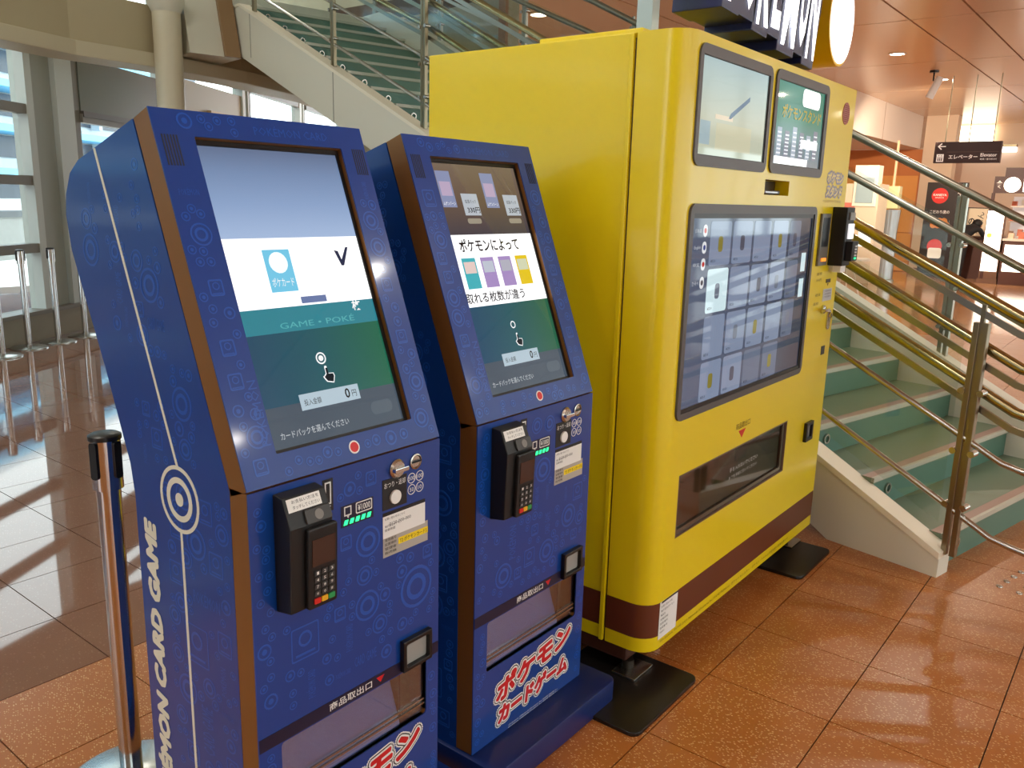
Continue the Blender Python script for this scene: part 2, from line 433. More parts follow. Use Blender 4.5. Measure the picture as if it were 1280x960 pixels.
wbox(MB(), 3.76, 1.75, 5.74, 2.95, -0.01, 0.03).build('window_panel', mat('beige_panel', (186, 176, 152), 0.4), win)
wbox(MB(), 4.55, 1.75, 5.70, 2.62, 0.03, 0.10).build('window_panel', mat('peach_panel', (206, 178, 136), 0.4), win)
# ---- outside
pav = struct(MB().box((-60, 8, -0.34), (60, 120, -0.30)).build('pavement', mat('outside_paving', (236, 236, 232), 0.8, var=0.04)), 'pale paving outside the windows')
OF = Frame(WO + WD.cross(Vector((0, 0, 1)))*-16.0, WD, (0, 0, 1))
def obox(mb, w0, z0, w1, z1, d0, d1): return mb.prism([(w0, z0), (w1, z0), (w1, z1), (w0, z1)], OF, d0, d1)
far_b = thing('terminal_building', 'white terminal building with blue canopy edges and dark window bands, outside the windows', 'building', OF.o)
_OFo = OF.o.copy(); OF.o = Vector((0, 0, 0))
white_con = mat('white_concrete', (228, 230, 230), 0.7)
blue_edge = mat('canopy_blue', (120, 190, 222), 0.5)
dark_glass = mat('dark_band_glass', (70, 80, 92), 0.25)
obox(MB(), -30, -0.3, 40, 9.5, -4, -1.2).build('wall', white_con, far_b)
for z in (1.9, 3.45, 5.0, 6.6, 8.2):
    obox(MB(), -30, z, 40, z+0.25, -1.2, 0.4).build('canopy', blue_edge, far_b)
    obox(MB(), -30, z-0.85, 40, z-0.05, -1.2, -1.1).build('window_band', dark_glass, far_b)
    for k in range(-7, 10):
        obox(MB(), k*4.0+1.6, z-0.95, k*4.0+1.85, z, -1.1, -0.7).build('pillar', white_con, far_b)
OF.o = Vector((0, 0, 0))
pl = thing('planter_wall', 'grey low planter wall outside the leftmost window', 'wall', WO - WN*9.0 + Vector((0, 0, 0)))
PF = Frame((0, 0, 0), WD, (0, 0, 1))
MB().prism([(-8, -0.3), (14, -0.3), (14, 0.75), (-8, 0.75)], PF, -0.5, 0).build('wall', mat('planter_grey', (150, 152, 150), 0.8, var=0.1), pl)
MB().prism([(-8, 0.75), (14, 0.75), (14, 0.9), (-8, 0.9)], PF, -0.55, 0.05).build('coping', mat('coping_dark', (92, 96, 100), 0.6), pl)
leaf = mat('leaf_green', (96, 150, 70), 0.6, var=0.3, vscale=6)
def shrub(wpos, label, sc):
    random.seed(int(wpos*100)); t = thing('shrub', label, 'shrub', WO - WN*9.25 + WD*wpos + Vector((0, 0, 0.9)), 0, 'shrubs in the planter outside')
    MB().tube([(0, 0, 0.0), (0, 0, 0.3*sc)], 0.02, 6).build('stem', mat('stem', (90, 70, 50), 0.8), t)
    mb = MB()
    for i in range(700):
        a = random.random()*6.28; zz = random.uniform(-1, 1); rr = math.sqrt(1-zz*zz)*random.uniform(.7, 1)
        c = Vector((math.cos(a)*rr*0.5*sc, math.sin(a)*rr*0.24*sc, 0.56*sc+zz*0.40*sc))
        e1 = Vector((random.gauss(0, 1), random.gauss(0, 1), random.gauss(0, 1))).normalized()*0.07; e2 = e1.orthogonal().normalized()*0.035
        mb.add([c-e1, c+e2, c+e1, c-e2], [(0, 1, 2, 3)])
    f = mb.build('foliage', leaf, t); f['kind'] = 'stuff'
shrub(0.0, 'round green shrub on the grey planter wall outside, at the left edge of the window', 0.9)
shrub(1.5, 'round green shrub on the grey planter wall outside, next to the window column', 0.85)

# ---- mezzanine beam, column
beam_m = mat('beige_beam', (186, 172, 140), 0.5, var=0.02)
path = [(0.2, 6.2, 0), (1.6, 7.15, 0), (2.7, 7.75, 0), (3.7, 8.1, 0), (4.62, 8.15, 0), (5.6, 8.35, 0), (7.2, 9.0, 0), (9.0, 10.2, 0)]
def shifted(z): return [(x, y, z) for x, y, _ in path]
struct(MB().bar(shifted(3.0), 0.26, 0.44).build('trim_1', beam_m, bev=0.01), 'curved beige mezzanine beam')
struct(MB().bar(shifted(2.715), 0.40, 0.13).build('trim_2', mat('beige_flange', (206, 196, 168), 0.5), bev=0.01), 'curved beam flange')
colm = thing('support_column', 'round cream column behind the near blue kiosk, under the curved beam', 'column', (4.58, 7.84, 0))
MB().lathe([(0.128, 0.12), (0.128, 3.16)], n=32).build('shaft', mat('column_cream', (214, 204, 178), 0.35), colm, smooth=True)
MB().lathe([(0.17, 0), (0.17, 0.12), (0.15, 0.13)], n=32).build('base_collar', steel, colm, smooth=True)
MB().lathe([(0.13, 3.14), (0.17, 3.22), (0.17, 3.27)], n=32).build('capital', mat('slab_edge', (214, 208, 190)), colm, smooth=True)

# ================================================================== STAIRCASE
HS = R(12.5)
def st(t, s, z): return (t-3.45, s-1.36, z)
ST0 = Vector((math.cos(HS)*3.45+math.sin(HS)*1.36, -math.sin(HS)*3.45+math.cos(HS)*1.36, 0))
stairs = thing('staircase', 'green-stepped staircase with white stringers rising behind the yellow machine', 'staircase', ST0, -HS)
def Zs(s):
    if s <= 5.3: return 0.083+0.475*(s-1.36)
    return min(0.083+0.475*3.94+0.41*(s-5.3), 3.36)
def Sz(k):         # nosing of step k
    s = 1.063+0.33*k
    return s if k <= 12 else 1.063+0.33*12+0.383*(k-12)
SF = Frame((0, 0, 0), (0, 1, 0), (0, 0, 1))   # (s, z) plane, depth along +x
NS = 21
out_top = [(1.36, 0.083), (5.3, Zs(5.3)), (8.55, Zs(8.55)), (9.7, Zs(8.55)+.02)]
out_bot = [(9.7, 2.92), (8.6, 2.84), (6.7, 2.12), (5.3, 1.585), (2.01, 0.082), (1.86, 0.0), (1.36, 0.0)]
def sl_poly(pts): return [(s-1.36, z) for s, z in pts]
stringer_m = mat('stringer_white', (216, 212, 196), 0.42, var=0.02, vscale=1.5)
cap_m = mat('stringer_cap', (236, 228, 208), 0.4)
poly = sl_poly(out_bot[::-1]+out_top[::-1])
poly = sl_poly([(1.36, 0.0), (1.86, 0.0), (2.01, 0.082), (5.3, 1.585), (6.7, 2.12), (8.6, 2.84), (9.7, 2.92)]+out_top[::-1])
MB().prism(poly, SF, 0.0, 0.10).build('stringer', stringer_m, stairs)
cap = MB()
for (s0, z0), (s1, z1) in zip(out_top[:-1], out_top[1:]):
    cap.prism(sl_poly([(s0, z0), (s1, z1), (s1, z1+.028), (s0, z0+.028)]), SF, -0.006, 0.108)
cap.build('stringer_cap', cap_m, stairs)
for s in (6.62, 8.3, 4.9, 3.2):   # panel joints of the stringer
    MB().prism(sl_poly([(s, Zs(s)-.40), (s+.008, Zs(s)-.40), (s+.008, Zs(s)), (s, Zs(s))]), SF, -0.002, 0.0).build('joint', mat('joint_dark', (120, 116, 104)), stairs)
fp = [(Sz(1)-.03, 0.0), (1.8, 0.0), (5.3, 1.6), (8.6, 2.84), (9.7, 2.92), (9.7, Zs(8.55)+.2), (8.55, Zs(8.55)+.2), (5.3, Zs(5.3)+.23), (Sz(1)-.03, 0.157+.12)]
MB().prism(sl_poly(fp), SF, 1.62, 1.72).build('stringer', stringer_m, stairs)
MB().prism(sl_poly([(1.9, 0.03), (5.3, 1.62), (8.6, 2.86), (9.7, 2.94), (9.7, 3.2), (8.9, 3.15), (5.3, 1.85), (1.9, 0.2)]), SF, 0.10, 1.62).build('soffit', stringer_m, stairs)
riser_m = mat('riser_green', (80, 120, 104), 0.4, var=0.08, vscale=3)
tread_m = mat('tread_green', (112, 130, 106), 0.35, var=0.10, vscale=4)
nose_m = mat('nosing_strip', (170, 138, 124), 0.4)
nose_l = mat('nosing_edge', (190, 188, 172), 0.35)
for k in range(1, NS+1):
    z = 0.157*k; s0 = Sz(k)-1.36; s1 = Sz(k+1)-1.36
    MB().box((0.10, s0+0.012, z-0.157), (1.62, s0+0.03, z-0.025)).build('riser', riser_m, stairs)
    tr = MB().box((0.10, s0, z-0.025), (1.62, s1+0.03, z)).build('tread', tread_m, stairs)
    MB().box((0.10, s0+0.012, z), (1.62, s0+0.055, z+0.002)).build('nosing', nose_m, tr)
    MB().box((0.10, s0-0.002, z-0.02), (1.62, s0+0.012, z+0.0025)).build('nosing_edge', nose_l, tr)
    MB().ring(circ(0.26, z-.078, 0.026, 14), circ(0.26, z-.078, 0.017, 14), Frame((0, s0+.012, 0), (1, 0, 0), (0, 0, 1)), 0, 0.01).build('riser_ring', steel, stairs)
MB().box((0.0, Sz(NS+1)-1.36, 3.2), (2.55, 9.4, 0.157*(NS+1))).build('landing', stringer_m, stairs)

MB().prism(sl_poly([(8.55, 2.80), (9.7, 2.80), (9.7, 3.45), (8.75, 3.45)]), SF, -0.50, 0.0).build('landing_edge', stringer_m, stairs)
MB().prism(sl_poly([(8.50, 2.80), (8.55, 2.80), (8.75, 3.45), (8.70, 3.45)]), SF, -0.17, -0.02).build('landing_fascia', mat('fascia_brown', (150, 118, 84), 0.45), stairs)
def rail_path(t, off, s_hi=9.6, flat=True, lo=1.36):
    p = []
    if flat:
        zb = Zs(1.36)-0.475*0.16+off
        p += [st(t, 0.35, zb-0.05), st(t, 0.9, zb-0.03), st(t, 1.12, zb-0.005)]
        p += [st(t, 1.2, zb+.01)]
    else: p += [st(t, lo, Zs(lo)+off)]
    p += [st(t, 1.9 if flat else lo+.3, Zs(1.9 if flat else lo+.3)+off), st(t, 5.3, Zs(5.3)+off), st(t, 8.55, Zs(8.55)+off), st(t, s_hi, Zs(8.55)+off)]
    return p
def posts(par, t, ss, top, material, base_off):
    for s in ss:
        z0 = Zs(s)+base_off
        for a in (-0.017, 0.017):
            MB().box(st(t-0.014, s+a-0.012, z0), st(t+0.014, s+a+0.012, z0+top)).build('post', material, par, bev=0.003)
        MB().box(st(t-0.008, s-0.008, z0+.2), st(t+0.008, s+0.008, z0+top+0.07)).build('post_stem', material, par)
        for zz in (.22, .45, .70):
            for a in (-0.036, 0.036):
                MB().tube([st(t-0.022, s+a, z0+zz), st(t+0.022, s+a, z0+zz)], 0.014, 10).build('glass_clamp', steel, par, smooth=True)
near = thing('balustrade', 'near stair balustrade with steel handrails coloured by reflected yellow, ending at the white stringer foot', 'railing', ST0, -HS)
P1 = [1.345, 2.67, 4.0, 5.33, 6.70, 8.3]
posts(near, 3.50, P1, 0.98, warm_steel_bar, 0.02)
for off, r_, mm in ((1.09, 0.022, steel_yellow_reflect), (0.89, 0.022, steel_yellow_reflect), (0.715, 0.022, steel_yellow_reflect)):
    MB().tube(rail_path(3.50 if off > 1 else 3.56, off), r_, 12).build('handrail', mm, near, smooth=True)
    MB().bar(rail_path(3.50 if off > 1 else 3.535, off-0.062), 0.012, 0.026).build('support_bar', grey_rail, near)
for off in (0.517, 0.204):
    MB().tube(rail_path(3.50, off), 0.013, 10).build('guard_bar', steel if off > .3 else steel, near, smooth=True)
def panes(par, t, ss, lo, hi_):
    for a, b in zip(ss[:-1], ss[1:]):
        pts = [(a+.06, Zs(a+.06)+lo), (b-.06, Zs(b-.06)+lo), (b-.06, Zs(b-.06)+hi_), (a+.06, Zs(a+.06)+hi_)]
        MB().prism(sl_poly(pts), SF, t-3.45-.004, t-3.45+.004).build('glass_panel', clear, par)
panes(near, 3.50, P1, 0.12, 0.95)
farb = thing('balustrade', 'far stair balustrade with grey tube handrails, on the shop side', 'railing', ST0, -HS)
P2 = [2.17, 3.5, 4.83, 6.16, 7.5, 8.8]
posts(farb, 5.12, P2, 0.98, grey_rail, 0.14)
for off, r_ in ((1.15, 0.024), (0.905, 0.022)):
    MB().tube(rail_path(5.12, off), r_, 12).build('handrail', grey_rail, farb, smooth=True)
MB().bar(rail_path(5.12, 0.62), 0.012, 0.03).build('support_bar', grey_rail, farb)
panes(farb, 5.12, P2, 0.26, 0.95)
# wall closing the stairwell behind the far balustrade
wx = thing('stairwell_panel', 'tall olive-beige wall panel beyond the upper stairs', 'wall panel', ST0, -HS)
MB().box((2.6, 6.2, 0.0), (2.75, 9.5, 3.68)).build('panel', mat('olive_panel', (150, 142, 116), 0.35, var=0.03), wx)
MB().box((2.56, 6.2, 0.0), (2.60, 6.32, 3.68)).build('edge_trim', mat('edge_brown', (140, 100, 70), 0.5), wx)
# ================================================================== BLUE KIOSKS
KW = 0.502
black_t = mat('terminal_black', (12, 12, 13), 0.45)
blue = mat('kiosk_blue', (6, 60, 138), 0.28, coat=0.35)
blue_pr = mat('kiosk_blue_print', (24, 84, 178), 0.28, coat=0.35)
navy = mat('kiosk_navy', (14, 38, 96), 0.30, coat=0.2)
bronze = mat('kiosk_bronze', (138, 92, 40), 0.38, metal=0.35)
ivory = mat('kiosk_ivory', (226, 222, 200), 0.45)
band_navy = mat('band_dark_navy', (22, 22, 52), 0.35)
red_p = mat('red_print', (204, 32, 36), 0.4)
white_p = mat('white_print', (236, 236, 232), 0.45)
black_p = mat('black_print', (16, 16, 18), 0.45)
grey_p = mat('grey_label', (176, 170, 160), 0.5)
yellow_p = mat('yellow_print', (244, 214, 30), 0.5)
SLV = Vector((0, 0.255, 0.675)).normalized()
LF = Frame((0, 0, 0), (1, 0, 0), (0, 0, 1))
UF = Frame((0, 0, 0.973), (1, 0, 0), SLV)
KSF = Frame((0, 0, 0), (0, -1, 0), (0, 0, 1))        # left side, u = -y
KS = Frame((0, 0, 0), (0, 1, 0), (0, 0, 1))          # profile plane, depth +x

def pattern(mb, fr, regions, seed, d=0.0004):
    """faint tone-on-tone print: rings, card outlines and words kept inside the given rectangles"""
    rnd = random.Random(seed); placed = []
    def free(u, v, r, reg):
        if not (reg[0]+r < u < reg[2]-r and reg[1]+r < v < reg[3]-r): return False
        return all((u-a)**2+(v-b)**2 > (r+c)**2 for a, b, c in placed)
    for reg in regions:
        area = (reg[2]-reg[0])*(reg[3]-reg[1])
        N_ = int(area*26000)
        for i in range(N_):
            kind = rnd.random(); r = rnd.choice((0.034, 0.05, 0.06)) if i < N_*.15 else (rnd.choice((0.022, 0.03)) if i < N_*.4 else rnd.choice((0.009, 0.012, 0.016)))
            u = rnd.uniform(reg[0], reg[2]); v = rnd.uniform(reg[1], reg[3])
            if not free(u, v, r*1.08, reg): continue
            placed.append((u, v, r))
            if r < 0.02:
                mb.ring(circ(u, v, r, 16), circ(u, v, r*.78, 16), fr, 0, d)
                mb.prism(circ(u, v, r*.38, 10), fr, 0, d)
            elif kind < 0.4:
                a, b = r*.68, r*.72
                mb.ring(rrect(u-a, v-b, u+a, v+b, .004, 2), rrect(u-a+.003, v-b+.003, u+a-.003, v+b-.003, .003, 2), fr, 0, d)
                mb.ring(circ(u, v+b*.2, a*.5, 14), circ(u, v+b*.2, a*.36, 14), fr, 0, d)
                mb.prism(rrect(u-a*.7, v-b*.75, u+a*.7, v-b*.62), fr, 0, d)
            elif kind < 0.75:
                mb.ring(circ(u, v, r, 22), circ(u, v, r*.86, 22), fr, 0, d)
                mb.ring(circ(u, v, r*.62, 18), circ(u, v, r*.4, 18), fr, 0, d)
            else:
                rot = rnd.random() < .6; h = r*.34
                wd = rnd.choice(('POKÉMON', 'CARD GAME', 'POKÉMON CARD'))
                a, b = (h, r*.92) if rot else (r*.92, h)
                text(mb, wd, fr, u-a, v-b, u+a, v+b, d, rot=rot, res=1)
def hand_icon(mb, fr, u, v, s, d):
    mb.prism(rrect(u-.28*s, v+.1*s, u+.02*s, v+1.0*s, .13*s, 3), fr, 0, d)
    mb.prism([(u-.34*s, v-.55*s), (u+.45*s, v-.75*s), (u+.72*s, v-.1*s), (u+.66*s, v+.22*s), (u-.25*s, v+.30*s), (u-.55*s, v+.02*s), (u-.66*s, v+.02*s), (u-.6*s, v-.16*s)], fr, 0, d)

def kiosk(loc, label, which):
    k = thing('card_kiosk', label, 'vending kiosk', loc, 0, 'blue card kiosks')
    # --- base and cabinet
    MB().prism(rrect(-0.012, -0.095, KW+0.068, 0.44, 0.03, 4), XY, 0.0, 0.079).build('base_plate', navy, k, smooth=True, bev=0.008)
    prof = [(.056, .079), (.405, .079), (.405, .87), (.416, .94), (.49, 1.13), (.597, 1.37), (.610, 1.446), (.602, 1.487), (.577, 1.53), (.537, 1.556), (.46, 1.58), (.3105, 1.628), (.056, .965)]
    MB().prism(prof, KS, 0.0, KW).build('cabinet', blue, k, smooth=True)
    # --- upper door with the display opening
    hole = (0.079, 0.056, 0.433, 0.671)
    up_o = (0.0, 0.002, KW, 0.7215)
    ud = MB().plate(up_o, hole, 0.003, UF, -0.0545, -0.003).build('upper_door_frame', bronze, k)
    uf = MB().plate(up_o, hole, 0.003, UF, -0.003, 0.0).build('upper_front_panel', blue, k)
    pr = MB(); pattern(pr, UF, [(0.004, 0.01, 0.074, 0.60), (0.438, 0.01, 0.498, 0.60), (0.045, 0.675, 0.205, 0.718), (0.08, 0.006, 0.235, 0.05), (0.285, 0.006, 0.43, 0.05)], 5+which)
    text(pr, 'POKÉMON CARD', UF, 0.215, 0.684, 0.40, 0.706, 0.0005, res=1)
    text(pr, 'POKÉMON', UF, 0.05, 0.075, 0.074, 0.20, 0.0005, rot=True, res=1)
    pr.build('printed_pattern', blue_pr, uf)['kind'] = 'stuff'
    for u0 in (0.012, 0.462):
        vent = MB()
        for i in range(6): vent.prism(rrect(u0+i*.0058, 0.612, u0+i*.0058+.0028, 0.671), UF, 0, 0.0006)
        vent.build('speaker_vent', mat('vent_dark', (30, 30, 36), 0.6), k)
    em = MB().disc_stack(UF, 0.26, 0.030, [(0.0135, 0.0), (0.0135, 0.0009)]).build('round_emblem', white_p, k)
    MB().disc_stack(UF, 0.26, 0.030, [(0.0105, 0.0009), (0.0105, 0.0013)]).build('emblem_centre', red_p, em)
    # --- lower door with the hatch opening
    lo_o = (0.0, 0.082, KW, 0.9705); lh = (0.052, 0.297, 0.462, 0.438)
    MB().plate(lo_o, lh, 0.008, LF, -0.055, -0.003).build('lower_door_frame', bronze, k)
    lf = MB().plate(lo_o, lh, 0.008, LF, -0.003, 0.0).build('lower_front_panel', blue, k)
    pr = MB(); pattern(pr, LF, [(0.004, 0.50, 0.05, 0.95), (0.2, 0.69, 0.325, 0.835), (0.2, 0.895, 0.325, 0.955), (0.06, 0.49, 0.36, 0.69), (0.36, 0.54, 0.495, 0.735), (0.004, 0.10, 0.05, 0.43), (0.465, 0.1, 0.499, 0.43)], 15+which)
    pr.build('printed_pattern', blue_pr, lf)['kind'] = 'stuff'
    # --- left side print
    pr = MB(); pattern(pr, KSF, [(-0.30, .10, -0.06, .95), (-.25, .98, -.155, 1.18), (-.36, 1.18, -.235, 1.40), (-.45, 1.2, -.36, 1.5), (-.55, 1.33, -.47, 1.52), (-.345, 1.42, -.30, 1.56), (-.38, .95, -.26, 1.1)], 25+which)
    pr.build('printed_pattern', blue_pr, k)['kind'] = 'stuff'
    stripe = MB()
    stripe.prism([(-.4605, 1.578), (-.4685, 1.578), (-.2345, .972), (-.2265, .972)], KSF, 0, .0007)
    stripe.prism([(-.2265, .837), (-.2345, .837), (-.2345, .085), (-.2265, .085)][::-1], KSF, 0, .0007)
    stripe.build('side_stripe', ivory, k)
    sc_ = (-.230, .9045); sr = MB()
    sr.ring(circ(*sc_, .070, 40), circ(*sc_, .062, 40), KSF, 0, .0009)
    sr.ring(circ(*sc_, .046, 36), circ(*sc_, .034, 36), KSF, 0, .0009)
    sr.prism(circ(*sc_, .014, 20), KSF, 0, .0009)
    sr.build('side_ring_emblem', ivory, k)
    sm = MB(); text(sm, 'POKÉMON CARD GAME', KSF, -.382, .100, -.332, .828, .0008, shear=.18, rot=True); fat(sm, KSF, .0042, 10).build('side_lettering', ivory, k)
    # --- display
    sd = -0.016
    scr = MB().prism(rrect(0.076, 0.053, 0.436, 0.674), UF, sd-.02, sd).build('touchscreen', black, k)
    def q(u0, v0, u1, v1, m_, name='screen_graphic', d=sd+.0004, r=0, dd=.0003):
        return MB().prism(rrect(u0, v0, u1, v1, r), UF, d, d+dd).build(name, m_, scr)
    A0, A1 = 0.088, 0.424
    zt = lambda v: UF.p(0, v).z
    if which == 0:
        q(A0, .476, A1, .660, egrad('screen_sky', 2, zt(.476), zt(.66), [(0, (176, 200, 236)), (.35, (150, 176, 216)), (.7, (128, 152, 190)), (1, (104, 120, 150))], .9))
        q(A0, .334, A1, .476, emis('screen_white', (255, 255, 255), 1.35))
        q(A0, .284, A1, .334, emis('screen_teal', (58, 150, 166), .8))
        q(A0, .142, A1, .284, egrad('screen_lower', 0, A0, A1, [(0, (48, 92, 120)), (.45, (40, 104, 116)), (1, (44, 122, 92))], .75))
        pk = q(.172, .365, .236, .452, emis('pack_blue', (120, 206, 238), 1.0), 'card_pack_picture', sd+.0008)
        MB().prism(circ(.204, .425, .022, 18), UF, sd+.0012, sd+.0014).build('pack_glow', emis('pack_glow', (240, 252, 255), 1.2), scr)
        textq(UF, 'ポケカード', .178, .376, .230, .394, emis('screen_white2', (250, 250, 250), 1.1), 'screen_lettering', scr, d=sd+.0015)
        mk = MB(); mk.prism([(.352, .446), (.362, .444), (.367, .425), (.385, .452), (.392, .452), (.370, .412), (.363, .412)][::-1], UF, sd+.0008, sd+.0010); mk.build('screen_graphic', emis('screen_navy', (50, 64, 100), .6), scr)
        q(.236, .338, .30, .352, emis('screen_cardback', (120, 140, 190), .8), d=sd+.0008)
        textq(UF, 'GAME • POKÉ', .17, .291, .36, .306, emis('teal_lt', (104, 200, 204), .8), 'screen_lettering', scr, d=sd+.0010)
        textq(UF, '枚', .362, .312, .386, .336, emis('screen_white2', (250, 250, 250)), 'screen_lettering', scr, d=sd+.0012, bold=.02)
        MB().ring(circ(.247, .222, .0125), circ(.247, .222, .0095), UF, sd+.0008, sd+.001).build('screen_graphic', emis('screen_white2', (250, 250, 250)), scr)
        MB().disc_stack(UF, .247, .222, [(.006, sd+.0008), (.006, sd+.001)]).build('screen_graphic', emis('screen_white2', (250, 250, 250)), scr)
    else:
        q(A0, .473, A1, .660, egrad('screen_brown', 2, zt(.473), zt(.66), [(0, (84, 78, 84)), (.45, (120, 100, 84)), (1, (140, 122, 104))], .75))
        q(A0, .286, A1, .473, emis('screen_white', (255, 255, 255), 1.35))
        q(A0, .142, A1, .286, egrad('screen_lower2', 0, A0, A1, [(0, (40, 90, 124)), (.45, (40, 104, 116)), (1, (50, 118, 84))], .75))
        for u in (.098, .268):
            q(u, .545, u+.052, .640, emis('pack_violet', (150, 160, 196), .85), 'card_pack_picture', sd+.0008)
            q(u+.006, .575, u+.046, .612, emis('pack_pink', (198, 178, 206), .9), 'card_pack_picture', sd+.0012)
            textq(UF, 'ムゲンゾーン', u+.004, .550, u+.048, .560, emis('screen_white2', (250, 250, 250)), 'screen_lettering', scr, d=sd+.0013)
            q(u+.076, .524, u+.138, .582, emis('price_box', (196, 204, 212), .9), 'price_box', sd+.0008)
            textq(UF, '330円', u+.088, .530, u+.136, .546, emis('screen_ink', (20, 22, 26), .5), 'screen_lettering', scr, d=sd+.0013, bold=.015)
            textq(UF, '拡張パック', u+.086, .556, u+.128, .566, emis('screen_ink', (20, 22, 26), .5), 'screen_lettering', scr, d=sd+.0013)
            q(u+.078, .502, u+.132, .516, emis('button_tan', (176, 166, 146), .8), 'screen_button', sd+.0008, .006)
        textq(UF, 'ポケモンによって', .118, .428, .358, .462, emis('screen_ink', (20, 22, 26), .4), 'screen_lettering', scr, d=sd+.0010, bold=.02)
        textq(UF, '取れる枚数が違う', .092, .294, .330, .322, emis('screen_ink2', (70, 74, 80), .6), 'screen_lettering', scr, d=sd+.0010, bold=.015)
        for i, c in enumerate(((70, 186, 196), (176, 150, 206), (176, 150, 206), (240, 206, 40))):
            u = .112+i*.072
            q(u, .332, u+.052, .412, emis('card_pic_%d' % i, c, .95), 'card_picture', sd+.0008)
            q(u+.005, .372, u+.047, .402, emis('card_art_%d' % i, ((240, 214, 206), (200, 206, 220), (186, 186, 200), (220, 224, 190))[i], .95), 'card_picture', sd+.0012)
        MB().ring(circ(.247, .228, .010), circ(.247, .228, .007), UF, sd+.0008, sd+.001).build('screen_graphic', emis('screen_white2', (250, 250, 250)), scr)
    hb = MB(); hand_icon(hb, UF, .255, .184, .0215, 0); 
    h1 = MB(); h1.add([Vector(p)+UF.n*(sd+.0010) for p in hb.v], hb.f); h1.build('hand_icon', emis('screen_white2', (250, 250, 250)), scr)
    hb = MB(); hand_icon(hb, UF, .2555, .1835, .0175, 0)
    h1 = MB(); h1.add([Vector(p)+UF.n*(sd+.0014) for p in hb.v], hb.f); h1.build('hand_icon', emis('hand_dark', (36, 48, 56), .5), scr)
    q(A0, .062, A1, .142, emis('screen_grey', (84, 98, 112), .8))
    q(.171, .125, .322, .157, emis('amount_box', (188, 208, 220), .95), 'amount_box', sd+.0008)
    textq(UF, '投入金額', .180, .133, .222, .146, emis('screen_ink', (20, 22, 26), .4), 'screen_lettering', scr, d=sd+.0013)
    textq(UF, '0', .284, .131, .297, .152, emis('screen_ink', (20, 22, 26), .4), 'screen_lettering', scr, d=sd+.0013, bold=.02)
    textq(UF, '円', .302, .132, .314, .146, emis('screen_ink', (20, 22, 26), .4), 'screen_lettering', scr, d=sd+.0013)
    textq(UF, 'カードパックを選んでください', .108, .078, .276, .092, emis('screen_txt', (214, 220, 224), .9), 'screen_lettering', scr, d=sd+.0010)
    q(.342, .084, .402, .112, emis('screen_button_grey', (98, 112, 124), .8), 'screen_button', sd+.0008, .012)
    MB().plate((0.0795, 0.0565, 0.4325, 0.6705), (A0-.001, .061, A1+.001, .661), .001, UF, sd-.001, sd+.003).build('bezel', black, scr)
    # --- payment terminal
    tm = MB(); tm.prism([(0, .958), (-.030, .955), (-.052, .900), (-.046, .730), (0, .722)], Frame((0, 0, 0), (0, 1, 0), (0, 0, 1)), .052, .150)
    term = tm.build('payment_terminal', black_t, k, bev=.003)
    FF = Frame((0, -.046, .730), (1, 0, 0), Vector((0, -.006, .170)))     # main face
    TF = Frame((0, -.052, .900), (1, 0, 0), Vector((0, .022, .055)))      # sloped top face
    MB().prism(rrect(.058, .031, .134, .056), TF, 0, .001).build('notice_sticker', white_p, term)
    nt_ = MB(); text(nt_, 'お支払い方法を', TF, .068, .046, .130, .053, .0014); text(nt_, 'タッチしてください', TF, .068, .035, .130, .042, .0014); nt_.build('sticker_lettering', black_p, term)
    MB().prism(rrect(.088, .001, .147, .028, .004), TF, 0, .005).build('reader_pad', mat('reader_grey', (52, 50, 48), .4), term, bev=.001)
    MB().disc_stack(TF, .118, .014, [(.010, .005), (.010, .0058)]).build('reader_mark', mat('reader_mark', (120, 116, 110), .4), term)
    MB().prism(rrect(.084, .0, .153, .164, .005), FF, 0, .011).build('keypad_housing', black_t, term, bev=.003)
    MB().prism(rrect(.092, .088, .146, .142), FF, .011, .0122).build('terminal_screen', mat('terminal_screen', (66, 46, 40), .15), term)
    key_m = mat('key_grey', (60, 60, 60), .5)
    for r_ in range(4):
        for c_ in range(3):
            MB().prism(rrect(.097+c_*.017, .026+r_*.014, .110+c_*.017, .036+r_*.014, .002), FF, .011, .0132).build('key', key_m, term)
            textq(FF, '%s' % ('*0#', '789', '456', '123')[r_][c_], .101+c_*.017, .0280+r_*.014, .106+c_*.017, .0342+r_*.014, white_p, 'key_lettering', term, d=.0135, res=1)
    for c_, cc in enumerate(((206, 40, 34), (232, 176, 40), (40, 150, 84))):
        MB().prism(rrect(.096+c_*.017, .010, .111+c_*.017, .021, .002), FF, .011, .0135).build('key', mat('key_c%d' % c_, cc, .4), term)
    # --- card slot panel
    sl_ = MB().prism(rrect(.168, .888, .194, .955), LF, 0, .001).build('card_slot_plate', black_p, k)
    MB().ring(rrect(.173, .903, .188, .949), rrect(.1755, .906, .1855, .946), LF, .001, .002).build('slot_outline', white_p, sl_)
    MB().prism([(.1755, .899), (.1865, .899), (.181, .890)][::-1], LF, .001, .002).build('arrow', white_p, sl_)
    # --- note acceptor marks
    pn = MB().prism(rrect(.213, .842, .300, .888), LF, 0, .0008).build('note_panel', band_navy, k)
    MB().ring(rrect(.252, .862, .296, .886, .002, 1), rrect(.254, .864, .294, .884, .002, 1), LF, .0008, .0014).build('panel_outline', white_p, pn)
    textq(LF, '¥1000', .257, .867, .291, .881, white_p, 'panel_lettering', pn, d=.0014, bold=.01)
    ic = MB(); ic.ring(rrect(.221, .865, .240, .885), rrect(.2235, .8675, .2375, .8825), LF, .0008, .0014); ic.prism([(.227, .866), (.235, .866), (.231, .859)][::-1], LF, .0008, .0014); ic.build('note_icon', white_p, pn)
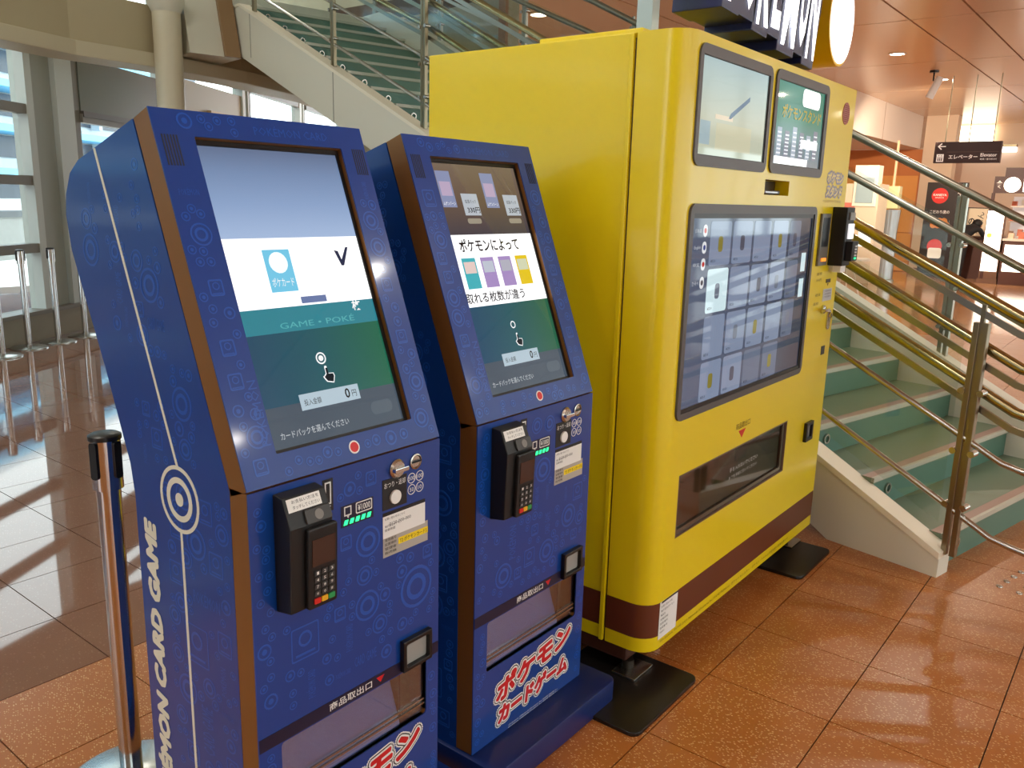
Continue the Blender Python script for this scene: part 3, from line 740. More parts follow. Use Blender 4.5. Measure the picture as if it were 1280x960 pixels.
    for i in range(5):
        MB().prism([(.219+i*.0155, .846), (.228+i*.0155, .846), (.2315+i*.0155, .856), (.2225+i*.0155, .856)], LF, .0008, .002).build('indicator_light', mat('green_lamp', (20, 120, 70), .3, emit=(40, 230, 140), es=2.2), pn)
    # --- coin hardware
    kn = MB().disc_stack(LF, .367, .932, [(.0215, 0), (.0215, .004), (.019, .007), (.017, .009)]).build('return_lever', steel, k, smooth=True)
    MB().prism(rrect(.349, .927, .389, .9365, .003, 2), LF, .006, .018).build('lever_bar', chrome, kn, bev=.001)
    cs = MB().disc_stack(LF, .424, .935, [(.0175, 0), (.0175, .004), (.015, .005), (.013, .002)]).build('coin_slot', steel, k, smooth=True)
    MB().prism(rrect(.411, .933, .437, .937), LF, .002, .0054).build('slot_mouth', black_p, cs)
    cp = MB().prism(rrect(.326, .846, .398, .914), LF, 0, .0008).build('coin_panel', black_p, k)
    textq(LF, 'おつり・返却', .331, .894, .393, .907, white_p, 'panel_lettering', cp, d=.0014)
    MB().disc_stack(LF, .362, .870, [(.0155, .0008), (.0155, .005), (.014, .006)]).build('return_button', white_p, cp)
    cl = MB(); rg = MB()
    for u, v, s in ((.413, .8985, '500'), (.438, .8985, '100'), (.413, .8725, '50'), (.438, .8725, '10')):
        rg.ring(circ(u, v, .0118, 22), circ(u, v, .0104, 22), LF, 0, .0008)
        hw = .003*len(s); text(cl, s, LF, u-hw, v-.0045, u+hw, v+.0045, .0008)
    rg.build('coin_rings', white_p, k); cl.build('coin_lettering', white_p, k)
    # --- stickers
    s1 = MB().prism(rrect(.327, .782, .455, .832), LF, 0, .0008).build('contact_sticker', white_p, k)
    MB().prism(rrect(.327, .832, .455, .840), LF, 0, .0008).build('sticker_header', black_p, s1)
    tl = MB(); text(tl, '0120-000-000', LF, .345, .808, .410, .815, .0011)
    for i, wd in enumerate(('お問い合わせはこちら', '株式会社ポケモン', '営業時間')): text(tl, wd, LF, .332, .822-i*.0085-(.008 if i else 0), .332+(.06, .05, .03)[i], .828-i*.0085-(.008 if i else 0), .0011, res=1)
    tl.build('sticker_lettering', black_p, s1)
    s2 = MB().prism(rrect(.327, .738, .464, .786), LF, 0, .0006).build('notice_label', grey_p, k)
    MB().prism(rrect(.372, .757, .464, .772), LF, .0006, .0010).build('label_highlight', yellow_p, s2)
    tl = MB(); text(tl, 'T2 ポケモンカード5', LF, .376, .7595, .460, .7695, .0013)
    for i in range(4): text(tl, ('管理番号', '設置場所', '管理者', '販売機')[i], LF, .332, .774-i*.010, .366, .7805-i*.010, .0010, res=1)
    tl.build('sticker_lettering', black_p, s2)
    # --- pickup band, return cup
    bd = MB().prism(rrect(0.001, .441, KW-.001, .470), LF, 0, .0009).build('pickup_band', band_navy, k)
    textq(LF, '商品取出口', .172, .447, .290, .465, white_p, 'band_lettering', bd, d=.0013, bold=.008)
    MB().prism([(.303, .463), (.327, .463), (.315, .449)][::-1], LF, .0009, .0015).build('red_arrow', red_p, bd)
    rc = MB().plate((.376, .445, .468, .521), (.386, .455, .458, .511), .004, LF, 0, .014).build('coin_return_cup', black, k, bev=.002)
    MB().prism(rrect(.386, .455, .458, .511), LF, .0005, .003).build('cup_flap', mat('flap_grey', (150, 150, 146), .25), rc)
    # --- pickup hatch
    hz = MB()
    hz.box((.045, .0555, .29), (.47, .058, .445)).box((.045, .003, .29), (.052, .056, .445)).box((.462, .003, .29), (.47, .056, .445)).box((.045, .003, .285), (.47, .056, .297)).box((.045, .003, .438), (.47, .056, .445))
    ht = hz.build('hatch_box', mat('hatch_interior', (164, 150, 104), .3, metal=.3), k)
    MB().prism([(.012, .300), (.054, .425), (.054, .432), (.012, .308)], KS, .056, .385).build('tray', mat('tray_white', (214, 226, 246), .2), ht)
    MB().box((.39, .02, .297), (.396, .054, .438)).build('divider', mat('hatch_dark', (70, 62, 46), .4), ht)
    MB().prism(rrect(.054, .299, .460, .436, .007, 3), LF, -.012, -.009).build('hatch_flap', glass('flap_acrylic', (214, 226, 244), .30, .05), ht)
    for v in (.322, .334): MB().prism(rrect(.054, v, .460, v+.0035), LF, -.009, -.004).build('flap_rib', steel, ht)
    # --- logo lettering
    for nm, ra, mm, d in (('logo_outline_white', .0150, white_p, .0005), ('logo_outline_black', .0115, black_p, .0009), ('logo_fill_white', .0085, white_p, .0013), ('logo_letters', .0038, red_p, .0018)):
        mb = MB()
        text(mb, 'ポケモン', LF, .096, .192, .436, .252, d, shear=.12)
        mb.v = [(x, y_, z+.13*(x-.15)) for x, y_, z in mb.v]
        m2 = MB(); text(m2, 'カードゲーム', LF, .106, .122, .424, .170, d, shear=.12)
        m2.v = [(x, y_, z+.06*(x-.15)) for x, y_, z in m2.v]
        mb.add(m2.v, m2.f); fat(mb, LF, ra, 16); mb.build(nm, mm, k)
    tl = MB()
    for v in (.090, .083): text(tl, '©Pokémon. ©Nintendo/Creatures Inc./GAME FREAK inc.', LF, .150, v, .385, v+.0045, .0006, res=1)
    tl.build('fine_print', white_p, k)
    return k
K1 = kiosk((0.826, 1.24, 0), 'blue card kiosk nearest the camera, its screen showing a sky-blue picture over a white band', 0)
K2 = kiosk((1.460, 1.24, 0), 'blue card kiosk between the nearest kiosk and the yellow machine, its screen showing four cards', 1)
# ================================================================== YELLOW VENDING MACHINE
yel = mat('machine_yellow', (230, 204, 8), 0.30, coat=0.3)
brn = mat('machine_brown', (96, 44, 22), 0.35, coat=0.2)
brn_d = mat('machine_brown_dark', (70, 34, 22), 0.45)
bez = mat('bezel_grey_brown', (82, 78, 78), 0.4)
grey_blue = mat('logo_grey_blue', (150, 152, 176), 0.5)
MW = 1.492
vm = thing('vending_machine', 'large yellow vending machine with brown bottom band and touch screens', 'vending machine', (2.15, 1.11, 0))
foot = [(0, .158), (0, .07)]+[(.07+.07*math.cos(R(a)), .07+.07*math.sin(R(a))) for a in (195, 210, 225, 240, 255)]+[(.07, 0), (MW-.012, 0), (MW, .012), (MW, .158)]
DF = Frame((0, 0, 0), (1, 0, 0), (0, 1, 0))
def slab(z0, z1): return MB().prism(foot, DF, z0, z1)
door = slab(.268, 1.965).build('door', yel, vm, smooth=False, bev=0)
win_r = (.131, .462, 1.058, .672); cam_r = (.612, 1.538, .832, 1.588)
cut(door, MB().box((win_r[0], -.05, win_r[1]), (win_r[2], .13, win_r[3])))
cut(door, MB().box((cam_r[0], -.05, cam_r[1]), (cam_r[2], .06, cam_r[3])))
for p in door.data.polygons: p.use_smooth = True
door.data.set_sharp_from_angle(angle=R(30))
b1 = slab(.153, .268).build('brown_band', brn, vm, smooth=True)
slab(.106, .153).build('bottom_strip', yel, vm, smooth=True)
# rear cabinet in the same three colours
def rear(z0, z1, m_, name): return MB().box((.002, .164, z0), (MW-.006, .96, z1)).build(name, m_, vm, bev=.004)
rear(.268, 1.965, yel, 'cabinet'); rear(.153, .268, brn, 'brown_band'); rear(.106, .153, yel, 'bottom_strip')
MB().box((.004, .154, .106), (.03, .166, 1.95)).build('door_seam', mat('seam_dark', (60, 46, 10), .6), vm)
MB().box((-.006, .165, .106), (.02, .180, 1.962)).build('hinge_ridge', yel, vm, bev=.003)
MB().box((.014, .085, .050), (MW-.02, .93, .106)).build('plinth', brn_d, vm, bev=.01)
MB().box((.03, .16, 1.965), (MW-.05, .52, 1.982)).build('top_cover', yel, vm, bev=.004)
# feet
for x in (-.020, MW-.13):
    for y in (.030, .80):
        ft = MB().box((x, y, .014), (x+.12, y+.085, .024)).build('foot_plate', steel, vm, bev=.002)
        MB().lathe([(.02, .022), (.02, .05)], (x+.06, y+.06, 0), 14).build('foot_bolt', mat('bolt_dark', (60, 58, 54), .4, metal=.8), ft, smooth=True)
    MB().lathe([(.04, .0), (.045, .012), (.02, .02), (.015, .05)], (x+(-.12 if x > 1 else .25), .12, 0), 18).build('levelling_foot', steel, vm, smooth=True)
FR = Frame((0, 0, 0), (1, 0, 0), (0, 0, 1))
# small upper displays
def display(rect, inner, name, r=.03):
    s = MB().ring(rrect(*rect, r, 5), rrect(*inner, .002, 5), FR, 0, .006).build(name, bez, vm, smooth=False)
    return s
def sq(par, u0, v0, u1, v1, m_, name='screen_graphic', d=.0022, r=0): return MB().prism(rrect(u0, v0, u1, v1, r), FR, .0005, d).build(name, m_, par)
d1 = display((.068, 1.608, .592, 1.937), (.088, 1.638, .570, 1.908), 'upper_display')
sq(d1, .086, 1.636, .572, 1.910, egrad('pale_screen', 2, 1.636, 1.91, [(0, (206, 214, 190)), (.4, (214, 218, 196)), (.75, (196, 214, 206)), (1, (178, 204, 206))], .85), d=.0012)
sq(d1, .205, 1.66, .46, 1.735, emis('pale_cream', (222, 220, 188), .85), 'screen_graphic', .0016)
sq(d1, .100, 1.67, .165, 1.735, emis('pale_blue', (176, 200, 206), .85), 'screen_graphic', .0017)
bl = MB(); bl.prism([(.285, 1.752), (.30, 1.752), (.43, 1.815), (.43, 1.828), (.30, 1.768)], FR, .001, .0019); bl.build('screen_graphic', emis('pale_navy', (120, 146, 170), .8), d1)
sq(d1, .195, 1.745, .315, 1.758, emis('pale_peach', (240, 224, 196), .95), 'screen_graphic', .0018)
MB().plate((.087, 1.637, .571, 1.909), (.090, 1.641, .563, 1.906), .001, FR, .001, .0035).build('screen_edge', black, d1)
d2 = display((.624, 1.610, 1.147, 1.941), (.646, 1.640, 1.115, 1.911), 'upper_display')
sq(d2, .644, 1.638, 1.117, 1.913, egrad('green_screen', 2, 1.638, 1.913, [(0, (150, 160, 170)), (.3, (140, 170, 176)), (.55, (96, 160, 140)), (1, (60, 150, 130))], .8), d=.0012)
rnd = random.Random(4)
for i in range(6):
    u = .675+i*.07; h = rnd.uniform(.08, .14)
    sq(d2, u, 1.668, u+.04, 1.668+h, emis('tower_%d' % (i % 2), ((186, 200, 214), (150, 156, 170))[i % 2], .9), 'screen_graphic', .0016+.0001*i)
    for j in range(6): sq(d2, u+.004, 1.676+j*h/7, u+.036, 1.676+j*h/7+.005, emis('tower_win', (240, 244, 250), 1.1), 'screen_graphic', .0030)
sq(d2, .665, 1.640, .98, 1.668, emis('screen_white', (255, 255, 255), 1.35), 'screen_graphic', .0024)
sq(d2, .90, 1.705, 1.07, 1.735, emis('screen_white', (255, 255, 255), 1.35), 'screen_graphic', .0025)
sq(d2, .884, 1.846, 1.06, 1.906, emis('screen_white', (255, 255, 255), 1.35), 'screen_graphic', .0024, .02)
textq(FR, 'ポケモンスタンド', .70, 1.795, 1.08, 1.84, emis('gold_txt', (196, 176, 70), .8), 'screen_lettering', d2, d=.0034, bold=.02)
MB().plate((.645, 1.639, 1.116, 1.912), (.648, 1.643, 1.106, 1.909), .001, FR, .001, .0038).build('screen_edge', black, d2)
# camera recess
cr_ = MB().box((cam_r[0]+.002, .05, cam_r[1]+.002), (cam_r[2]-.002, .058, cam_r[3]-.002)).build('camera_recess', mat('recess_brown', (60, 44, 26), .4), vm)
MB().box((cam_r[0]+.02, .012, cam_r[1]+.003), (cam_r[2]-.05, .05, cam_r[1]+.016)).build('camera_lens_bar', black, cr_, bev=.003)
MB().box((cam_r[0]+.03, .008, cam_r[1]+.007), (cam_r[2]-.08, .012, cam_r[1]+.012)).build('camera_window', mat('cam_window', (200, 206, 216), .1), cr_)
# speaker
sp = MB().prism(circ(1.372, 1.866, .042, 28), FR, 0, .002).build('speaker_grille', mat('speaker_red', (176, 96, 84), .5), vm)
hl = MB()
for i in range(-5, 6):
    for j in range(-5, 6):
        if i*i+j*j < 26: hl.prism(circ(1.372+i*.0074, 1.866+j*.0074, .0022, 6), FR, .002, .0024)
o = hl.build('grille_holes', mat('speaker_dark', (110, 46, 40), .6), sp); o['kind'] = 'stuff'
# logo on the door
for nm, ra, mm, d in (('logo_outline', .0095, grey_blue, .0008), ('logo_letters', .0022, mat('logo_cream', (240, 222, 150), .5), .0014)):
    mb = MB(); text(mb, 'ポケモン', FR, 1.232, 1.600, 1.420, 1.636, d, shear=.15); text(mb, 'スタンド', FR, 1.232, 1.546, 1.420, 1.582, d, shear=.15); fat(mb, FR, ra, 12); mb.build(nm, mm, vm)
textq(FR, 'POKÉMON STAND', 1.205, 1.522, 1.425, 1.533, mat('logo_tan', (196, 170, 96), .5), 'logo_subtitle', vm, d=.0008)
# main touch screen
mR = (.070, .856, 1.135, 1.503); mI = (.093, .878, 1.112, 1.475)
ms_ = MB().ring(rrect(*mR, .03, 5), rrect(*mI, .002, 5), FR, 0, .008).build('main_touchscreen', bez, vm)
sq(ms_, mI[0]-.002, mI[1]-.002, mI[2]+.002, mI[3]+.002, egrad('main_screen', 0, mI[0], mI[2], [(0, (104, 118, 146)), (.5, (92, 104, 130)), (1, (60, 72, 92))], .6), d=.0012)
MB().plate((mI[0]-.001, mI[1]-.001, mI[2]+.001, mI[3]+.001), (mI[0]+.006, mI[1]+.012, mI[2]-.014, mI[3]-.014), .001, FR, .001, .0045).build('screen_edge', black, ms_)
card_d = emis('card_tile', (128, 142, 168), .95); card_l = emis('card_tile_lit', (208, 232, 238), 1.0); card_k = emis('card_tile_dim', (100, 112, 136), .9)
CU = [(.222, .372), (.388, .538), (.556, .70), (.722, .86), (.882, .99)]
CV = [(1.318, 1.452), (1.172, 1.308), (1.026, 1.162), (.890, 1.016)]
for r_, (v0, v1) in enumerate(CV):
    for c_, (u0, u1) in enumerate(CU):
        lit = (r_, c_) == (1, 0)
        if (r_, c_) == (3, 4): continue
        t_ = sq(ms_, u0, v0, u1, v1, card_l if lit else (card_k if c_ > 3 or r_ == 3 and c_ > 1 else card_d), 'product_tile', .0018, .010)
        if not (r_ + c_) % 3 == 2:
            cu_, cv_ = (u0+u1)/2, (v0+v1)/2
            cc = ((150, 140, 60), (86, 90, 110), (120, 130, 150))[(r_*2+c_) % 3]
            g_ = MB().prism(rrect(cu_-.016, cv_-.026, cu_+.016, cv_+.022, .010, 3), FR, .0018, .0022).build('product_picture', emis('prod_%d' % ((r_*2+c_) % 3), cc, .7), ms_)
        textq(FR, '¥550', u0+.012, v0+.010, u0+.045, v0+.019, emis('tile_ink', (40, 48, 64), .5), 'screen_lettering', ms_, d=.0024, res=1)
pp = MB().prism(circ((CU[1][0]+CU[1][1])/2+.16, 1.19, .055, 24, .16), FR, .001, .0026)
for i, (v, c, wd) in enumerate(((1.425, (214, 60, 60), '日本語'), (1.375, (60, 80, 150), 'English'), (1.325, (206, 50, 44), '中文'), (1.270, (90, 90, 100), '한국어'))):
    sq(ms_, .185-.014, v-.018, .185+.014, v+.018, emis('lang_white', (230, 232, 236), .95), 'language_button', .0018, .013)
    MB().prism(circ(.185, v, .008, 14), FR, .0018, .0022).build('language_flag', emis('lang_%d' % i, c, .8), ms_)
    textq(FR, wd, .118, v-.006, .160, v+.006, emis('lang_txt', (214, 220, 228), .8), 'screen_lettering', ms_, d=.002, res=1)
for v in (1.262, 1.165): sq(ms_, 1.025, v, 1.070, v+.07, card_l, 'info_box', .0018)
# bill acceptor, card terminal and small fittings to the right of the screen
ba = MB().prism(rrect(1.195, 1.275, 1.300, 1.478), FR, 0, .010).build('bill_acceptor', mat('acceptor_grey', (104, 100, 90), .4), vm, bev=.002)
MB().prism(rrect(1.212, 1.35, 1.285, 1.462), FR, .010, .011).build('acceptor_mouth', black, ba)
MB().prism(rrect(1.222, 1.292, 1.275, 1.305), FR, .010, .014).build('acceptor_light', mat('amber_lamp', (240, 140, 40), .4, emit=(255, 150, 40), es=1.0), ba)
ct = MB().prism(rrect(1.336, 1.272, 1.432, 1.505), FR, 0, .060).build('card_terminal', matte_black, vm, bev=.004)
MB().box((1.355, -.088, 1.292), (1.430, -.06, 1.372)).build('keypad_block', matte_black, ct, bev=.004)
MB().box((1.362, -.066, 1.38), (1.424, -.06, 1.44)).build('terminal_screen', mat('terminal_lit', (230, 232, 236), .3, emit=(235, 238, 244), es=.9), ct)
MB().box((1.362, -.066, 1.455), (1.424, -.06, 1.485)).build('reader_pad', mat('reader_pad_grey', (130, 128, 122), .4), ct)
for i in range(5): MB().box((1.385, -.091, 1.30+i*.012), (1.405, -.088, 1.307+i*.012)).build('key', mat('key_white', (220, 222, 226), .4) if i else mat('green_lamp', (20, 120, 70)), ct)
MB().box((1.352, -.05, 1.245), (1.415, -.02, 1.272)).build('terminal_tag', white_p, ct)
MB().prism(rrect(1.345, 1.20, 1.398, 1.215), FR, 0, .002).build('coin_slot', mat('slot_brown', (70, 54, 30), .4), vm)
sb = MB().prism(rrect(1.322, 1.125, 1.432, 1.175), FR, 0, .001).build('notice_sticker', mat('sticker_pale', (196, 196, 196), .5), vm)
tl = MB(); [text(tl, 'ご利用案内', FR, 1.33, 1.162-i*.012, 1.42, 1.170-i*.012, .0014, res=1) for i in range(3)]; tl.build('sticker_lettering', mat('ink_grey', (90, 90, 96)), sb)
kh = MB().disc_stack(FR, 1.335, 1.092, [(.018, 0), (.018, .01), (.012, .014)]).build('key_lock', chrome, vm, smooth=True)
MB().box((1.29, -.03, 1.086), (1.345, -.012, 1.098)).build('key', chrome, kh, bev=.002)
pl_ = MB().prism(rrect(1.400, 1.000, 1.440, 1.085, .018, 4), FR, 0, .006).build('lock_plate', steel, vm, bev=.001)
MB().disc_stack(FR, 1.420, 1.06, [(.012, .006), (.012, .014)]).build('lock_barrel', chrome, pl_, smooth=True)
tl = MB()
for i, (u, v) in enumerate(((1.225, 1.235), (1.225, 1.21), (1.23, 1.15), (1.215, 1.115), (1.36, 1.185))): text(tl, ('紙幣', '1000円', '硬貨', '返却', '▼')[i], FR, u, v, u+(.06 if i < 4 else .02), v+.012, .0008, res=1)
tl.build('fitting_lettering', mat('ink_brown', (110, 86, 20)), vm)
MB().prism(rrect(1.375, .895, 1.418, .932), FR, 0, .0015).build('sensor_window', black_p, vm)
cr2 = MB().plate((1.262, .538, 1.345, .620), (1.278, .552, 1.330, .606), .004, FR, 0, .014).build('coin_return_cup', black, vm, bev=.002)
MB().prism(rrect(1.278, .552, 1.330, .606), FR, .0005, .003).build('cup_flap', mat('flap_grey', (150, 150, 146), .25), cr2)
# delivery port
textq(FR, '商品取出口', .545, .735, .668, .757, mat('ink_brown2', (80, 50, 16)), 'port_lettering', vm, d=.0008)
MB().prism([(.572, .727), (.632, .727), (.602, .698)][::-1], FR, 0, .0009).build('red_arrow', red_p, vm)
hb = MB(); a, b, c, e = win_r
hb.box((a, .122, b), (c, .128, e)).box((a, .0, b), (a+.004, .128, e)).box((c-.004, .0, b), (c, .128, e)).box((a, .0, b), (c, .128, b+.004)).box((a, .0, e-.004), (c, .128, e))
hx = hb.build('delivery_port', mat('port_interior', (110, 84, 70), .35), vm)
MB().plate((a+.004, b+.004, c-.004, e-.004), (a+.018, b+.022, c-.03, e-.012), .006, FR, -.022, -.006).build('port_frame', mat('port_frame', (120, 112, 100), .2, metal=.7), hx)
MB().prism(rrect(a+.018, b+.022, c-.03, e-.012), FR, -.016, -.012).build('port_flap', glass('port_acrylic', (206, 196, 186), .18, .04), hx)
MB().prism([(.02, b+.006), (.12, b+.006), (.12, b+.10)], Frame((0, 0, 0), (0, 1, 0), (0, 0, 1)), a+.006, c-.006).build('port_ramp', mat('port_ramp', (120, 96, 60), .35), hx)
fl = MB(); text(fl, '手を入れないでください', FR, .55, .575, .80, .592, -.0110); text(fl, 'ドアを手前に引いてください', FR, .55, .548, .80, .562, -.0110, res=1)
fl.build('flap_lettering', mat('flap_ink', (196, 190, 184), .5), hx)
MB().prism(rrect(.80, .52, .90, .655), FR, -.10, -.095).build('inner_notice', mat('inner_green', (70, 84, 66), .4), hx)
# sticker and bottom print
ls = MB().prism(rrect(.062, .138, .182, .268), FR, 0, .0009).build('inspection_sticker', white_p, vm)
MB().prism(rrect(.072, .262, .182, .268), FR, .0009, .0013).build('sticker_header', black_p, ls)
tl = MB()
for i in range(7): text(tl, ('お問い合わせ先', '株式会社ポケモン', '電話', '営業時間', '設置場所', '管理番号', '00001')[i], FR, .070, .246-i*.015, .070+(.075, .09, .03, .05, .05, .05, .03)[i], .254-i*.015, .0012, res=1)
tl.build('sticker_lettering', black_p, ls)
textq(FR, '©Pokémon. ©1995-2021 Nintendo/Creatures Inc./GAME FREAK inc. ポケットモンスター・ポケモン・Pokémonは任天堂の登録商標です', .075, .122, 1.20, .134, mat('ink_brown', (110, 86, 20)), 'fine_print', vm, d=.0008, res=1)
# floor pads under the feet
pad_m = mat('rubber_pad', (22, 19, 17), 0.35)
pd = MB().prism(rrect(1.90, 1.0, 2.302, 1.38, .03, 4), XY, 0.0, .013).build('floor_pad', pad_m, None, bev=.003)
tag(pd, 'black floor pad under the near foot of the yellow machine', 'floor pad', 'black floor pads')
pd = MB().prism(rrect(3.25, 1.005, 3.635, 1.38, .03, 4), XY, 0.0, .013).build('floor_pad', pad_m, None, bev=.003)
tag(pd, 'black floor pad under the far foot of the yellow machine, by the stairs', 'floor pad', 'black floor pads')
# ---- illuminated sign above the machine
sg = thing('illuminated_sign', 'navy and white channel letter sign with yellow light box above the yellow machine', 'sign', (2.15, 1.15, 1.965))
SGF = Frame((0, 0, 0), (1, 0, 0), (0, 0, 1))
sign_navy = mat('sign_navy', (26, 32, 78), 0.35)
sign_lit = mat('sign_lit', (250, 250, 250), 0.4, emit=(255, 255, 255), es=1.6)
letters = [('P', .295, .118, .105), ('O', .412, .118, .105), ('K', .520, .090, .108), ('É', .640, .100, .085), ('M', .735, .062, .135), ('O', .880, .078, .09), ('N', .972, .050, .10)]
for i, (ch, u, v, wch) in enumerate(letters):
    hch = .36; sk = .06
    lt = MB().prism([(u-.014, v-.014), (u+wch+.004, v-.020), (u+wch+.010+sk, v+hch), (u-.014+sk*.5, v+hch)], SGF, -.17, -.006).build('letter_channel', sign_navy, sg, bev=.004)
    tm_ = MB(); text(tm_, ch, SGF, u+.006, v+.008, u+wch-.006, v+hch, -.002, bold=.035)
    tm_.v = [(x+sk*.6*(z-v)/hch, y_, z) for x, y_, z in tm_.v]
    tm_.build('letter_face', sign_lit, lt)
ov = MB().prism(circ(1.345, .245, .142, 40, .168), SGF, -.20, -.004).build('light_box', mat('sign_yellow', (236, 186, 10), .35), sg, smooth=True)
MB().prism(circ(1.345, .245, .132, 40, .158), SGF, -.004, .0).build('light_box_face', sign_lit, ov)
for u, y0 in ((.09, .12), (.70, .18), (.96, .18)):
    MB().box((u-.012, y0, 0.017), (u+.028, y0+.05, .75)).build('sign_post', mat('post_grey', (176, 184, 178), .35, metal=.5), sg)
MB().box((.05, .172, .30), (1.35, .18, .34)).build('sign_rail', steel, sg)
# ================================================================== STANCHIONS
belt_blue = mat('belt_blue', (20, 72, 150), .5)
def stanchion(x, y, label, grp='queue stanchions', h=.93, rz=0.0):
    t = thing('queue_stanchion', label, 'stanchion', (x, y, 0), rz, grp)
    MB().lathe([(.165, 0), (.165, .008), (.15, .016), (.05, .028), (.03, .032)], n=32).build('base', mat('stanchion_base', (182, 186, 184), .25, metal=.9), t, smooth=True)
    MB().lathe([(.027, .03), (.027, h-.13)], n=24).build('pole', chrome, t, smooth=True)
    MB().lathe([(.034, h-.135), (.034, h-.012)], n=24).build('head', chrome, t, smooth=True)
    MB().lathe([(.037, h-.014), (.037, h-.004), (.03, h)], n=24).build('cap', black, t, smooth=True)
    for a in (-0.6, 0.9, 2.6):
        MB().prism(rrect(-.010, h-.105, .010, h-.016, .006, 2), Frame((math.cos(a)*.032, math.sin(a)*.032, 0), (-math.sin(a), math.cos(a), 0), (0, 0, 1)), -.004, .008).build('belt_slot', black, t)
    return t
stanchion(.898, 1.914, 'chrome stanchion with black cap beside the nearest blue kiosk', h=.94, rz=-2.2)
stanchion(3.325, 8.45, 'chrome stanchion by the windows, leftmost of the three full posts', rz=.3)
stanchion(3.66, 8.60, 'chrome stanchion by the windows, middle of the three full posts', rz=.8)
stanchion(4.02, 8.80, 'chrome stanchion by the windows, closest to the blue kiosk', rz=1.2)
stanchion(2.98, 8.16, 'chrome stanchion at the left picture edge, only its round base in view', rz=.2)

# ================================================================== SHOPS IN THE BACKGROUND
XF = Frame((0, 0, 0), (0, -1, 0), (0, 0, 1))     # faces -X; u = -y
def xb(mb, x0, x1, y0, y1, z0, z1): return mb.box((x0, min(y0, y1), z0), (x1, max(y0, y1), z1))
pale_pink = mat('bulkhead_white', (232, 214, 200), .5)
orange_w = mat('orange_wood', (236, 160, 80), .45, var=.08, vscale=1.2)
orange_d = mat('orange_wood_dark', (206, 122, 62), .5)
struct(MB().box((12.2, 5.25, 2.95), (22.5, 7.4, CZ)).build('wall_bulkhead', pale_pink), 'white bulkhead over the lockers')
for x in (15.8, 19.2):
    MB().box((x, 5.246, 2.95), (x+.03, 5.25, CZ)).build('joint', mat('joint_pink', (176, 150, 134)), bpy.data.objects['wall_bulkhead'])
struct(MB().box((9.4, 9.3, 0), (22.5, 9.5, CZ)).build('wall_left_shops', mat('wall_cream2', (222, 200, 176), .5)), 'cream wall behind the lockers')
lk = thing('locker_wall', 'orange wooden locker wall left of the black shop banner', 'lockers', (22.5, 5.9, 0))
MB().box((.0, -.72, 0), (.4, 1.4, 2.94)).build('body', orange_d, lk)
for i, (z0, z1) in enumerate(((.02, .24), (.26, .94), (.96, 1.62), (1.64, 2.32))):
    for y0, y1 in ((-.70, .40), (.42, 1.38)):
        dr = MB().box((-.03, y0, z0), (0, y1, z1)).build('locker_door', orange_w, lk, bev=.004)
        if z1-z0 > .4: MB().box((-.045, y0+.62, z0+.3), (-.03, y0+.70, z0+.40)).build('handle', warm_steel_bar, dr)
cw = thing('wall_column', 'cream square column between the orange lockers and the black shop banner', 'column', (22.4, 4.72, 0))
MB().box((0, -.25, .12), (.4, .43, CZ)).build('shaft', mat('column_pink', (226, 196, 168), .5), cw)
MB().box((-.02, -.27, 0), (.42, .45, .12)).build('skirting', mat('skirting_brown', (120, 84, 60), .5), cw)
# photo booth machine
bt = thing('photo_machine', 'white self-service photo machine with poster beside the yellow machine, in front of the lockers', 'machine', (18.0, 5.28, 0))
MB().box((0, -.42, 0), (.7, .62, 2.0)).build('body', mat('booth_body', (222, 194, 170), .45), bt, bev=.01)
MB().box((-.02, -.38, 1.55), (.3, .08, 2.36)).build('top_panel', mat('booth_top', (244, 226, 208), .4), bt, bev=.01)
MB().box((-.03, -.32, 1.62), (-.02, .02, 2.12)).build('top_screen', mat('booth_screen', (150, 158, 160), .3, emit=(150, 160, 164), es=.4), bt)
for i, c in enumerate(((206, 110, 96), (176, 150, 128))):
    MB().box((-.012, .02+i*.26, 1.30), (0, .24+i*.26, 1.62)).build('sample_picture', mat('sample_%d' % i, c, .5), bt)
for i in range(3): MB().prism(circ(-.10-i*.16, 1.14, .045, 16), XF, 0, .008).build('round_picture', mat('sample_dark', (96, 64, 54), .5), bt)
MB().box((-.015, -.36, .75), (0, -.12, 1.05)).build('lit_panel', mat('booth_lit', (250, 250, 255), .4, emit=(250, 252, 255), es=1.4), bt)
ds = thing('display_stand', 'grey and silver display stand next to the white photo machine', 'display stand', (19.0, 4.85, 0))
MB().lathe([(.22, 0), (.22, .04), (.19, .06), (.17, 1.0), (.2, 1.5)], n=18).build('body', mat('stand_foil', (170, 168, 172), .2, metal=.6), ds, smooth=True)
MB().box((-.14, -.16, 1.52), (.10, .16, 1.98)).build('header', mat('stand_header', (214, 204, 156), .4), ds, bev=.02)
MB().box((-.02, -.02, 1.5), (.02, .02, 2.9)).build('pole', mat('pole_peach', (236, 190, 150), .5), ds)
# small white table
tb = thing('side_table', 'small white table with thin legs seen below the handrail beside the yellow machine', 'table', (13.9, 4.15, 0))
MB().lathe([(.38, .70), (.38, .73)], n=26).build('table_top', mat('table_white', (232, 214, 196), .4), tb, smooth=True)
for a in (.5, 2.1, 3.7, 5.2): MB().tube([(.1*math.cos(a), .1*math.sin(a), .7), (.3*math.cos(a), .3*math.sin(a), 0)], .012, 8).build('leg', mat('table_white', (232, 214, 196)), tb, smooth=True)
